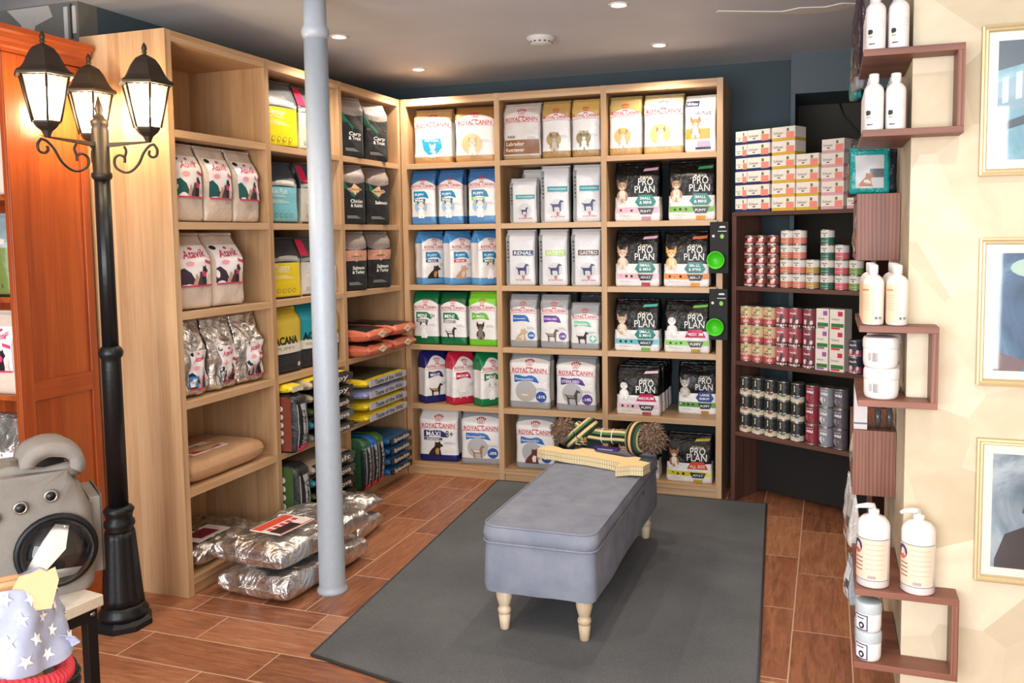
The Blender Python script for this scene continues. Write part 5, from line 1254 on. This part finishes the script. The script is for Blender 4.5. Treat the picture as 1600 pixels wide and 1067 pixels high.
def mk_meat(w1, w2):
    def f(g, h, r, patch, dmd, txt, blob):
        patch(-.03, .03, h * .82, h * .92, 'C8A070'); blob(.015, h * .80, .012, .006, '4A8A3A'); txt(w1, h * .68, .018, '3A1E1A'); txt(w2, h * .52, .050, '3A1E1A', maxh=.016)
        patch(-.045, .045, h * .38, h * .41, 'C83A4A'); blob(-.01, h * .26, .018, .012, 'A84A4A'); blob(.014, h * .2, .016, .01, 'E0A8A0'); patch(-.045, .045, h * .05, h * .1, '8A2A3A')
    return f
def mk_dogs(c):
    def f(g, h, r, patch, dmd, txt, blob):
        txt('Atavik', h * .74, .040, 'F4E4E4'); blob(.014, h * .48, .010, .020, '2A1A1E'); blob(-.010, h * .34, .010, .014, 'E8D0C8'); blob(.002, h * .30, .008, .012, '5A3A40'); blob(.024, h * .32, .008, .012, 'F0E0D8'); patch(-.04, .04, h * .06, h * .13, 'E8DCDC')
    return f
def mk_carn(c):
    def f(g, h, r, patch, dmd, txt, blob):
        dmd(h * .72, .030, .018, 'E8D6A8'); txt('CARNILOVE', h * .72, .034, '3A2A20', maxh=.006); blob(-.004, h * .42, .022, .016, '3A3C3A'); blob(.014, h * .30, .014, .010, c); patch(-.01, .03, h * .34, h * .38, 'F0ECE0')
        patch(-.05, .05, h * .05, h * .16, 'D8CCB4', .0007)
    return f
def mk_wild(c, c2):
    def f(g, h, r, patch, dmd, txt, blob):
        txt('Taste of the', h * .84, .036, 'F0ECEC', maxh=.008); txt('Wild', h * .68, .040, 'F4F0F0', bold=.04); blob(-.008, h * .36, .018, .018, c2); blob(.014, h * .26, .014, .012, c); blob(-.02, h * .2, .01, .012, '1A1A1C')
    return f
GT = 'tins on the angled tin shelf'
def tins(r, h, spec, sc, rows, z0, colname, shelfname, dd=.05):
    pr = tin_mesh(r, h - .0006, spec).build('food_tin'); pl = []
    for q in range(rows): pl.append((sc + random.uniform(-.0015, .0015), z0 + .0008 + q * h, dd, '%s tin, %s of %s on the %s' % (colname, rown[rows][q] or 'single', ordn[0] if 0 else 'its stack', shelfname)))
    stackcopies(pr, 'food_tin', pl, (GT, 'tin'))
# upper can shelf
for i, (s, c) in enumerate(((.091, 'B03A48'), (.163, 'C8586A'), (.238, 'A83440'))):
    tins(.034, .057, ('8A4A44', '5A2A28', .3, 0, mk_small(c)), s, 5, TL[2], 'small dark red meat, %s column,' % ordn[i], 'upper tin shelf')
for i, (s, rows, low, cn) in enumerate(((.321, 4, 'C87A5E', 'orange brown'), (.397, 4, 'D88070', 'coral'), (.475, 2, 'B8944E', 'mustard'), (.556, 4, '2E6A58', 'dark green'), (.637, 3, 'D06070', 'rose'), (.715, 2, '7A9A50', 'leaf green'))):
    tins(.0365, .078, ('E0DAD2', low, .48, 0, mk_sches()), s, rows, TL[2], 'white and %s' % cn, 'upper tin shelf')
# middle
for i, (s, w1, w2) in enumerate(((.069, "LE", "BOEUF"), (.1445, 'LE', 'POULET'), (.220, 'LA', 'DINDE'))):
    tins(.0365, .105, ('D8BC94', 'B85A58', .34, 0, mk_meat(w1, w2)), s, 3, TL[1], 'beige and red %s' % w2.lower(), 'middle tin shelf')
for i, (s, c) in enumerate(((.299, 'B8606A'), (.378, 'A84A50'), (.461, '8A3E48'))):
    tins(.0375, .106, (c, '6A2A34', .2, 0, mk_dogs(c)), s, 3, TL[1], '%s pink tin with dogs,' % ('pale', 'mid', 'dark')[i], 'middle tin shelf')
colset(.070, .108, .08, NAVY, .546, 3, 'tall white, purple square,', 'cartons on the middle tin shelf', TL[1], True, 'A05AA0')
colset(.080, .108, .08, NAVY, .629, 3, 'tall white, red square,', 'cartons on the middle tin shelf', TL[1], True, 'D0304A')
tins(.034, .085, ('3A3A50', 'C04A70', .4, 0, mk_dogs('C04A70')), .716, 2, TL[1], 'navy and pink', 'middle tin shelf')
# lower
for i, s in enumerate((.070, .150, .231, .311, .393)):
    tins(.0375, .106, ('2A2C2C', 'C8BCA4', .30, 0, mk_carn(('8A4A3A', '6A6A5A', '7A3A3A', '4A6A4A', '4A5A6A')[i])), s, 3, TL[0], 'black and cream diamond, %s column,' % ordn[i], 'lowest tin shelf')
for i, (s, c, c2) in enumerate(((.482, '8A2A38', 'B04A58'), (.562, '8A8C92', 'D8D8DA'), (.642, '5A525A', '8A828A'))):
    tins(.0385, .106, (c, c, .3, 0, mk_wild(c, c2)), s, 3, TL[0], '%s wild' % ('crimson', 'silver grey', 'plum grey')[i], 'lowest tin shelf')
t = thing('grey_device', 'grey boxy appliance standing behind the cartons on the tin shelf', 'appliance', TS(.50, TOPZ + .001, .150), trz)
G().box(0, .27, 0, .09, 0, .325, flat('70757A', .5)).build('housing', t, bevel=.006)
g = G(); g.box(.02, .07, -.0015, 0, .06, .13, ink('C8CCD0')); g.box(.028, .062, -.0022, -.0015, .07, .12, ink('3A3E44')); g.build('printed_panel', t)
g = G(); g.tube([(2.62, .79, 2.36), (2.66, .79, 2.25), (2.73, .79, 2.16), (2.79, .79, 2.08), (2.83, .79, 1.9)], .005, ink('15181A'), 6); tag(g.build('black_cable'), 'thin black cable hanging on the dark recess wall', 'cable')

# ------------------------------------------------------------------ hanging bowl cards on the shelf post
for (x, z, dz, lab) in ((1.987, 1.50, 0, 'upper black card holding a round lime green bowl on the shelf post'), (1.984, 1.122, 0, 'lower black card holding a round lime green bowl on the shelf post')):
    t = thing('bowl_display_card', lab, 'bowl', (x, -.006, z), -.12, 'lime green bowls hanging on the shelf post')
    g = G(); g.box(-.045, .060, -.004, 0, -.19, .10, flat('08090A', .65)); g.add([(.008, -.0046, .066), (.044, -.0046, .066), (.040, -.0046, .076), (.012, -.0046, .076)], [(0, 1, 2, 3)], ink('D8D8D4')); g.add([(.0, -.0046, .045), (.05, -.0046, .045), (.05, -.0046, .049), (.0, -.0046, .049)], [(0, 1, 2, 3)], ink('D8D8D4'))
    g.add([(-.025 + .008 * math.cos(a), -.0046, .02 + .008 * math.sin(a)) for a in [2 * PI * i / 10 for i in range(10)]][::-1], [tuple(range(10))], ink('D8D8D4')); g.add([(.024 + .011 * math.cos(a), -.0046, .018 + .013 * math.sin(a)) for a in [2 * PI * i / 12 for i in range(12)]][::-1], [tuple(range(12))], ink('8AC83A'))
    g.build('black_card', t, bevel=.001)
    g = G(); g.lathe([(.030, 0), (.036, .003), (.046, .030), (.050, .034), (.0505, .038), (.046, .038), (.040, .030), (.030, .010), (1e-4, .008)], flat('46C81E', .4), seg=32)
    g.v = [(xx - .003, -.005 - zz_, yy - .115) for xx, yy, zz_ in g.v]; g.build('green_bowl', t)
    g = G(); g.tube([(.0, .004, .098), (.0, -.012, .104), (.0, -.012, .112)], .002, st, 6); g.build('hook', t)

# ------------------------------------------------------------------ picture frames on the right wall
goldf = flat('CDBB92', .4, .35, name='gilt_frame')
def picture(x0, x1, z0, z1, label, draw):
    t = thing('picture_frame', label, 'picture', (x0, -2.041, z0), 0, 'framed pictures on the right wall'); w, h = x1 - x0, z1 - z0; d = .020
    g = G(); p = [(0, .0), (0, -d), (.006, -d - .002), (.010, -d * .7), (.016, -d * .8), (.020, -d * .3), (.020, 0)]
    for k in range(4):
        c = [(0, 0), (w, 0), (w, h), (0, h)]; a = c[k]; b2 = c[(k + 1) % 4]
        inn = lambda pnt, o: (pnt[0] + (o if pnt[0] == 0 else -o), pnt[1] + (o if pnt[1] == 0 else -o))
        vs = []
        for o_, y in p: q1 = inn(a, o_); q2 = inn(b2, o_); vs += [(q1[0], y, q1[1]), (q2[0], y, q2[1])]
        g.add(vs, [(2 * i, 2 * i + 1, 2 * i + 3, 2 * i + 2) for i in range(len(p) - 1)], goldf)
    g.build('gilt_moulding', t)
    G().box(.018, w - .018, -.006, -.0005, .018, h - .018, flat('EDE6D8', .6)).build('mat_board', t)
    g = G(); draw(g, w, h); g.build('picture_print', t)
    gg = G(); gg.box(.02, w - .02, -.0105, -.0095, .02, h - .02, dm.m); gg.build('glass_sheet', t)
def pq(g, pts, mat, y): g.add([(a, y, b_) for a, b_ in pts], [tuple(range(len(pts)))], mat)
def sky(n_, c1, c2, c3, sc=5):
    t = NT(n_); f = t.noise(t.obj(), sc, 5, .6, 1.2); t.link(t.ramp(f, [(.35, rgb(c1)), (.5, rgb(c2)), (.65, rgb(c3))]), t.p.inputs['Base Color']); t.p.inputs['Roughness'].default_value = .4; return t.m
def dr1(g, w, h):
    m = .045; pq(g, [(m, m), (w - m, m), (w - m, h - m), (m, h - m)], sky('pale_blue_print', '6A9AA8', '8AB4C0', 'A8C8D0'), -.0066)
    pq(g, [(m, h * .70), (w - m, h * .86), (w - m, h - m), (m, h - m)], ink('4A5A66'), -.0068)
    pq(g, [(m, h * .62), (w - m, h * .84), (w - m, h * .60), (m, h * .40)], ink('8EA8B4'), -.0070)
    for k in range(6):
        x = m + .012 + k * .035; pq(g, [(x, h * .48 + k * .01), (x + .016, h * .49 + k * .01), (x + .016, h * .66 + k * .014), (x, h * .65 + k * .014)], ink('C8D8DC'), -.0072)
    pq(g, [(m, h * .34), (w * .45, h * .44), (w - m, h * .64), (w - m, h * .56), (w * .45, h * .37), (m, h * .29)], ink('4E565E'), -.0075)
    pq(g, [(w * .4, m), (w * .75, m), (w * .62, h * .25), (w * .45, h * .33)], ink('A8E0D8'), -.0074)
def dr2(g, w, h):
    m = .045; pq(g, [(m, m), (w - m, m), (w - m, h - m), (m, h - m)], sky('stormy_blue_print', '2A4866', '4A6A8A', '7A98AC', 4), -.0066)
    g.add([(w * .42 + .07 * math.cos(a), -.0068, h * .80 + .03 * math.sin(a)) for a in [2 * PI * i / 16 for i in range(16)]][::-1], [tuple(range(16))], ink('B8CCB8'))
    pq(g, [(m, m), (w - m, m), (w - m, h * .22), (w * .4, h * .16), (m, h * .24)], ink('7A5A5A'), -.0069)
    pq(g, [(w * .33, m), (w * .98 - m, m), (w * .9, h * .3), (w * .7, h * .62), (w * .58, h * .70), (w * .52, h * .50), (w * .40, h * .25)], ink('2A7AA0'), -.0072)
    pq(g, [(w * .50, h * .08), (w * .6, h * .08), (w * .58, h * .3), (w * .52, h * .45), (w * .44, h * .47), (w * .46, h * .38)], ink('F0E8E4'), -.0075)
    pq(g, [(w * .52, h * .60), (w * .8, h * .62), (w * .8, h * .72), (w * .52, h * .70)], ink('E0B8A0'), -.0076)
    pq(g, [(w * .60, h * .30), (w * .86, h * .3), (w * .86, h * .72), (w * .66, h * .68)], ink('141820'), -.0078)
def dr3(g, w, h):
    m = .045; pq(g, [(m, m), (w - m, m), (w - m, h - m), (m, h - m)], sky('cloudy_print', '5A7280', '98A8B0', 'C8CCCC', 4), -.0066)
    pq(g, [(m + .01, m), (w - m, m), (w - m, h * .52), (w * .52, h * .50), (w * .40, h * .42), (w * .22, h * .34), (m + .01, h * .16)], ink('23262A'), -.0070)
    pq(g, [(w * .42, h * .46), (w * .60, h * .44), (w * .72, h * .60), (w * .70, h * .80), (w * .58, h * .86), (w * .48, h * .78), (w * .38, h * .62), (w * .34, h * .50)], ink('4A4646'), -.0074)
    for k in range(5): pq(g, [(w * (.36 + .03 * k), h * .46), (w * (.38 + .03 * k), h * .46), (w * (.44 + .03 * k), h * .74), (w * (.43 + .03 * k), h * .75)], ink('8A8480'), -.0077)
picture(2.995, 3.36, 1.696, 2.130, 'gold framed picture of a pale blue shuttered facade, topmost on the right wall', dr1)
picture(3.002, 3.37, 1.072, 1.513, 'gold framed picture of a robed figure, middle one on the right wall', dr2)
picture(3.010, 3.38, .470, .910, 'gold framed picture of a dark shaggy dog, lowest on the right wall', dr3)

# ------------------------------------------------------------------ corner cube shelves
YF, YW, XL = -2.130, -2.040, 2.668
def cube(x1, z0, z1, label, th=.020):
    t = thing('corner_cube_shelf', label, 'wall shelf', (0, 0, 0), 0, 'walnut cube shelves wrapped round the wall corner'); dpt = .41
    def board(z):
        g = G(); poly = [(XL, YF), (x1, YF), (x1, YW - .001), (2.8085, YW - .001), (2.8085, YF + dpt), (XL, YF + dpt)]
        g.prism(poly, lambda x, y: (x, y, z), lambda x, y: (x, y, z + th), wal_x); return g
    board(z1 - th).build('top_board', t, bevel=.001); board(z0).build('bottom_board', t, bevel=.001)
    G().box(x1 - th, x1, YF, YW - .001, z0 + th, z1 - th, wal_z).build('end_board', t, bevel=.001)
    return z0 + th, z1
c1b, c1t = cube(2.942, 1.818, 2.074, 'walnut cube shelf at the top of the wall corner')
c2b, c2t = cube(2.890, 1.004, 1.252, 'walnut cube shelf in the middle of the wall corner')
c3b, c3t = cube(2.962, .176, .430, 'walnut cube shelf lowest on the wall corner')
def wbox(z0, z1, label, y0=-1.712, dp=.42, th=.018):
    t = thing('wall_box_shelf', label, 'wall shelf', (0, 0, 0), 0, 'walnut box shelves open to the left')
    x0, x1 = 2.668, 2.8085
    G().box(x0, x1, y0, y0 + th, z0, z1, wal_z).build('front_panel', t, bevel=.001); G().box(x0, x1, y0 + dp - th, y0 + dp, z0, z1, wal_z).build('rear_panel', t, bevel=.001)
    G().box(x0, x1, y0 + th, y0 + dp - th, z1 - th, z1, wal_y).build('top_board', t, bevel=.001); G().box(x0, x1, y0 + th, y0 + dp - th, z0, z0 + th, wal_y).build('bottom_board', t, bevel=.001)
    return z0 + th, z1
b1b, b1t = wbox(1.436, 1.667, 'walnut box shelf under the teal treat pouch')
b2b, b2t = wbox(.604, .838, 'walnut box shelf below the stacked white jars')
# bottles
plastic = flat('E9E4E2', .3, name='white_plastic')
def bottle(h, r, capr, body, capm, lab=None, clear=False, pump=False):
    g = G(); sh = .70 if not pump else .74
    prof = [(r * .9, 0), (r, .004), (r, h * sh), (r * .92, h * (sh + .05)), (r * .70, h * (sh + .10)), (capr * .9, h * (sh + .13)), (capr * .9, h * (sh + .15))]
    g.lathe(prof, body, seg=24); c = G()
    c.lathe([(capr, h * (sh + .15)), (capr, h * .985), (capr * .9, h)], capm, seg=20)
    if pump:
        c = G(); c.lathe([(capr, h * (sh + .13)), (capr, h * .93), (capr * .35, h * .935), (capr * .35, h * .97)], capm, seg=18)
        c.tube([(0, 0, h * .975), (-r * .4, -r * .2, h * .985), (-r * .95, -r * .35, h * .975), (-r * 1.1, -r * .4, h * .955)], [r * .18, r * .17, r * .12, r * .10], capm, 10)
    L = G()
    if lab: lab(L, h, r)
    return g, c, L
def cyl_patch(g, r, a0, a1, z0, z1, c, o=.0006, n=10):
    vs = [((r + o) * math.sin(a0 + (a1 - a0) * i / n), -(r + o) * math.cos(a0 + (a1 - a0) * i / n), z) for z in (z0, z1) for i in range(n + 1)]
    g.add(vs, [(i, i + 1, n + 2 + i, n + 1 + i) for i in range(n)], ink(c) if isinstance(c, str) else c, None, True)
def cyl_text(g, r, s, a, z, w, c, o=.0016, maxh=None):
    V, F, tw, tH = text_mesh(s, .01, 0); k = w / tw; ky = min(k, (maxh or 9) / tH)
    g.add([((r + o) * math.sin(a + (x * k - w / 2) / r), -(r + o) * math.cos(a + (x * k - w / 2) / r), z + y * ky) for x, y in V], F, ink(c))
def cyl_blob(g, r, a, z, rx, rz, c, o=.0014): g.add([((r + o) * math.sin(a + rx * math.cos(q) / r), -(r + o) * math.cos(a + rx * math.cos(q) / r), z + rz * math.sin(q)) for q in [2 * PI * i / 12 for i in range(12)]], [tuple(range(12))], ink(c))
def lab_dog(g, h, r):
    cyl_blob(g, r, -.75, h * .30, .005, .008, '2A3A34'); cyl_blob(g, r, -.55, h * .30, .004, .007, '2A3A34'); cyl_patch(g, r, -.85, -.4, h * .29, h * .31, '2A3A34', .001); cyl_blob(g, r, -.65, h * .22, .008, .003, 'A8B890'); cyl_patch(g, r, -.8, -.2, h * .085, h * .105, '3A3A3C')
    for k in range(4): cyl_patch(g, r, .2, .9, h * (.5 - k * .04), h * (.505 - k * .04), 'C8BCC0')
def lab_peach(g, h, r):
    cyl_patch(g, r, -1.6, .1, h * .04, h * .68, 'EBC4A4'); cyl_patch(g, r, -1.2, -.45, h * .575, h * .60, 'C87A4A', .0012)
    for k in range(8): cyl_patch(g, r, -1.3, -.3, h * (.5 - k * .035), h * (.505 - k * .035), 'B88A6A', .0012)
    cyl_patch(g, r, .15, .35, h * .1, h * .14, '6A6A6A'); cyl_patch(g, r, .5, .8, h * .1, h * .14, '8A8A8A')
def lab_pump(g, h, r):
    cyl_patch(g, r, -1.5, .9, h * .10, h * .60, 'F0CDB8'); cyl_patch(g, r, -1.6, 1.1, h * .60, h * .608, '3A6A6A', .001); cyl_patch(g, r, -1.6, 1.1, h * .095, h * .102, '3A5A8A', .001)
    cyl_blob(g, r, -1.15, h * .50, .020, .022, '3A3A6E'); cyl_blob(g, r, -1.1, h * .44, .010, .008, 'E05A50', .002)
    for k in range(6): cyl_patch(g, r, -.5, .7, h * (.54 - k * .06), h * (.544 - k * .06), 'E89A88', .0014)
    for k in range(4): cyl_patch(g, r, -1.3, -.7, h * (.36 - k * .05), h * (.372 - k * .05), '7A5A3A', .0014)
    for k in range(7): cyl_patch(g, r, -.35 + k * .07, -.32 + k * .07, h * .125, h * .16, '3A5A80', .0014, 1)
GB = 'white bottles on the corner cube shelves'
def make_bottle(name, loc, rz, label, parts, cat='bottle', proto=[None]):
    t = thing(name, label, cat, loc, rz, GB)
    g, c, L = parts; g.build('bottle_body', t); c.build('cap', t)
    if L.f: L.build('label', t)
    return t
def copy_tree(root, loc, label):
    r = root.copy(); COL.objects.link(r); r.location = loc; r['label'] = label
    for ch in root.children: c = ch.copy(); COL.objects.link(c); c.parent = r
    return r
def rows(make, xs, y0, dy, n, z, txt, tops):
    proto = None
    for i, x in enumerate(xs):
        for k in range(n[i]):
            lab = '%s, %s column, %s' % (txt, ('left', 'right', 'far right')[i], ('at the front', 'second from the front', 'third from the front', 'fourth from the front')[k])
            y = y0 + dy * k + (tops[i] if tops else 0); loc = (x, y, z + .001)
            if proto is None: proto = make(loc, lab)
            else: copy_tree(proto, loc, lab)
rows(lambda l, s: make_bottle('white_bottle', l, .1, s, bottle(.170, .0285, .0145, plastic, plastic, lab_dog)), (2.702, 2.766), -2.092, .066, (4, 4), c1t, 'tall white bottle on the top cube shelf', None)
rows(lambda l, s: make_bottle('white_bottle', l, .1, s, bottle(.168, .0285, .0145, plastic, plastic, lab_dog)), (2.700, 2.762), -2.092, .066, (4, 4), c1b, 'tall white bottle inside the top cube shelf', (0, .01))
clearb = NT('milky_bottle_plastic'); clearb.p.inputs['Base Color'].default_value = rgb('E6DDD6'); clearb.p.inputs['Roughness'].default_value = .2; clearb.p.inputs['Subsurface Weight'].default_value = .2; clearb = clearb.m
rows(lambda l, s: make_bottle('shampoo_bottle', l, 0, s, bottle(.182, .0315, .0135, clearb, plastic, lab_peach)), (2.708, 2.776), -2.090, .070, (5 - 1, 4), c2t, 'milky shampoo bottle with peach label on the middle cube', None)
# jars
def jar(h, r, lidc, lab=None):
    g = G(); g.lathe([(r * .88, 0), (r * .96, .006), (r, h * .2), (r, h * .62), (r * .97, h * .64)], plastic, seg=32)
    c = G(); c.lathe([(r * 1.02, h * .64), (r * 1.03, h * .66), (r * 1.03, h * .90), (r * .97, h * .985), (r * .9, h)], flat(lidc, .35), seg=32)
    L = G()
    if lab: lab(L, h, r)
    return g, c, L
def lab_jar(g, h, r):
    for k in range(5): cyl_patch(g, r, -.5 + k * .06, -.47 + k * .06, h * .22, h * .52, '3A3A3E', .001, 1)
    cyl_patch(g, r, -.8, -.58, h * .25, h * .5, 'B8B0B4', .001)
def lab_tub(g, h, r):
    cyl_patch(g, r, -1.3, -.1, h * .06, h * .6, '4A3A5A'); cyl_patch(g, r, -1.2, -.2, h * .1, h * .56, 'EDE8EC', .001); cyl_patch(g, r, -1.05, -.4, h * .46, h * .50, '3A2A4A', .0016); cyl_blob(g, r, -.6, h * .24, .009, .011, '2A2A2E', .0018); cyl_blob(g, r, -.6, h * .24, .004, .005, 'EDE8EC', .0024)
GJ = 'white jars on the corner cube shelves'
def mkjar(name, loc, label, parts):
    t = thing(name, label, 'jar', loc, 0, GJ); g, c, L = parts; g.build('jar_body', t); c.build('lid', t)
    if L.f: L.build('label', t)
    return t
pj = mkjar('white_jar', (2.736, -2.070, c2b + .001), 'wide white lidded jar inside the middle cube, front stack, lower', jar(.094, .0505, 'E9E4E2', lab_jar))
copy_tree(pj, (2.733, -2.070, c2b + .096), 'wide white lidded jar inside the middle cube, front stack, upper')
copy_tree(pj, (2.748, -1.962, c2b + .001), 'wide white lidded jar inside the middle cube, rear stack, lower')
copy_tree(pj, (2.748, -1.962, c2b + .096), 'wide white lidded jar inside the middle cube, rear stack, upper')
pj = mkjar('small_white_tub', (2.712, -2.088, c3b + .001), 'small white tub with blue grey lid in the lowest cube, front, lower', jar(.092, .038, 'B8C4C8', lab_tub))
copy_tree(pj, (2.711, -2.088, c3b + .094), 'small white tub with blue grey lid in the lowest cube, front, upper')
copy_tree(pj, (2.712, -2.005, c3b + .001), 'small white tub in the lowest cube, behind, lower'); copy_tree(pj, (2.712, -2.005, c3b + .094), 'small white tub in the lowest cube, behind, upper')
pb = make_bottle('pump_bottle', (2.722, -2.072, c3t + .001), 0, 'large white pump bottle with orange label, left one on the lowest cube', bottle(.256, .049, .0165, plastic, plastic, lab_pump, pump=True))
copy_tree(pb, (2.850, -2.086, c3t + .001), 'large white pump bottle with orange label, right one on the lowest cube')
# pouches and packs behind / beside the boxes
def pouch(name, label, loc, rz, w, h, col, inner=None, d=.028, seed=0, cat='treat pouch', word=None, hook=False, tilt=0):
    b = Bag(w, h, d, film(col, rough=.25, wr=.5), seed, wr=.006, vt=.5, topd=.006, crisp=.006, gus=.002)
    if inner: b.band(.14, .12, .86, .88, inner); b.lay += .0002; dog(b, .40, .16, .32, 'A06A4A', 'sit'); b.band(.5, .36, .86, .56, '5A5A60')
    if word: b.text(word, .5, .70, .5, '3A6A80')
    t = b.finish(name, label, loc, rz, 'treat pouches by the wall boxes', cat=cat)
    if hook: q = (2.811 - loc[0]); cr_, sr_ = math.cos(-rz), math.sin(-rz); g = G(); g.tube([(0, 0, h - .01), (0, .0, h + .03), (q * cr_, q * sr_, h + .032)], .0025, st, 6); g.build('added_hook_wire', t)  # wire added as support between pouch and partition wall
    return t
pouch('treat_pouch', 'teal edged clear treat pouch standing on the upper wall box', (2.708, -1.670, b1t + .002), .06, .130, .150, '138A86', 'B8B8B8', seed=201)
pouch('treat_pouch', 'dark navy pouch behind the teal treat pouch', (2.748, -1.58, b1t + .002), 0, .11, .150, '14202E', seed=202)
pouch('treat_pouch', 'black pouch leaning left of the upper wall box top', (2.675, -1.48, b1t + .002), -1.2, .12, .20, '1A1618', 'A07A40', seed=203)
pouch('treat_pouch', 'crimson pouch at the back of the upper wall box top', (2.672, -1.35, b1t + .002), -1.2, .10, .18, 'A02A48', seed=204)
for k, (c, i_, lb) in enumerate((('D8D0CC', 'A09088', 'pale'), ('3A3436', '6A5A54', 'charcoal'), ('C8C0BC', 'B09A90', 'beige'))):
    pouch('treat_pouch', '%s pouch inside the upper wall box' % lb, (2.688, -1.62 + k * .10, b1b + .002), -1.45, .085, .165, c, i_, seed=210 + k)
for k, (c, i_, lb) in enumerate((('D0C8B8', '8A8A7A', 'cream'), ('8A8078', 'C8B8A8', 'taupe'), ('B08A88', 'E0D0CC', 'dusty pink'))):
    pouch('treat_pouch', '%s pouch inside the lower wall box' % lb, (2.688, -1.62 + k * .10, b2b + .002), -1.45, .085, .165, c, i_, seed=220 + k)
g = carton_mesh(.046, .155, .09, 'A8B4B8', acc='D8D0CC'); g = G().box(-.022, .022, 0, .08, 0, .150, flat('CFC8C6', .5)); g.box(-.0225, .0225, -.0006, 0, .018, .024, ink('4A6A78'))
tag(g.build('white_carton', loc=(2.692, -1.700, b2t + .001)), 'slim pale grey carton standing on the lower wall box', 'carton')
for k in range(2):
    t = thing('clear_disc_pack', 'clear round plastic pack on the lower wall box, %s one' % ('left', 'right')[k], 'disc pack', (2.742 + k * .038, -1.66, b2t + .001), 0, 'clear disc packs')
    g = G(); g.lathe([(.040, 0), (.042, .004), (.042, .014), (.030, .018), (.012, .018)], flat('4A4A4C', .15), seg=24); g.v = [(z, x, y + .0425) for x, y, z in g.v]; g.build('clear_shell', t)
    g = G(); g.lathe([(.012, .0185), (.014, .020), (.010, .022)], flat('A8A8A8', .2), seg=16); g.v = [(z, x, y + .0425) for x, y, z in g.v]; g.build('hub', t)
# hanging pouches at the left of the partition, wire pegs added to hold them
for k, (y, z, c, i_, lb, h_) in enumerate(((-1.56, 2.10, '3A2A34', None, 'dark plum pouch hanging top, nearest', .30), (-1.40, 2.07, '9A9AA0', '6A6A70', 'grey pouch hanging top, middle', .24), (-1.22, 2.06, '138A86', None, 'teal pouch hanging top, farthest', .26),
        (-1.63, .40, 'D8D2CE', 'B0A8A4', 'white pouch hanging low, nearest', .19), (-1.50, .36, 'C8A8A8', 'E0D8D8', 'pink and white pouch hanging low, middle', .19), (-1.36, .38, 'D0D0D4', None, 'silver pouch hanging low, farthest', .19), (-1.62, .18, 'B0B8C0', 'E8E8EC', 'small blue white pouch hanging near the floor', .15))):
    pouch('hanging_treat_pouch', lb + ' on the wall side', (2.672, y, z), -1.42, .11, h_, c, i_, seed=230 + k, hook=True)
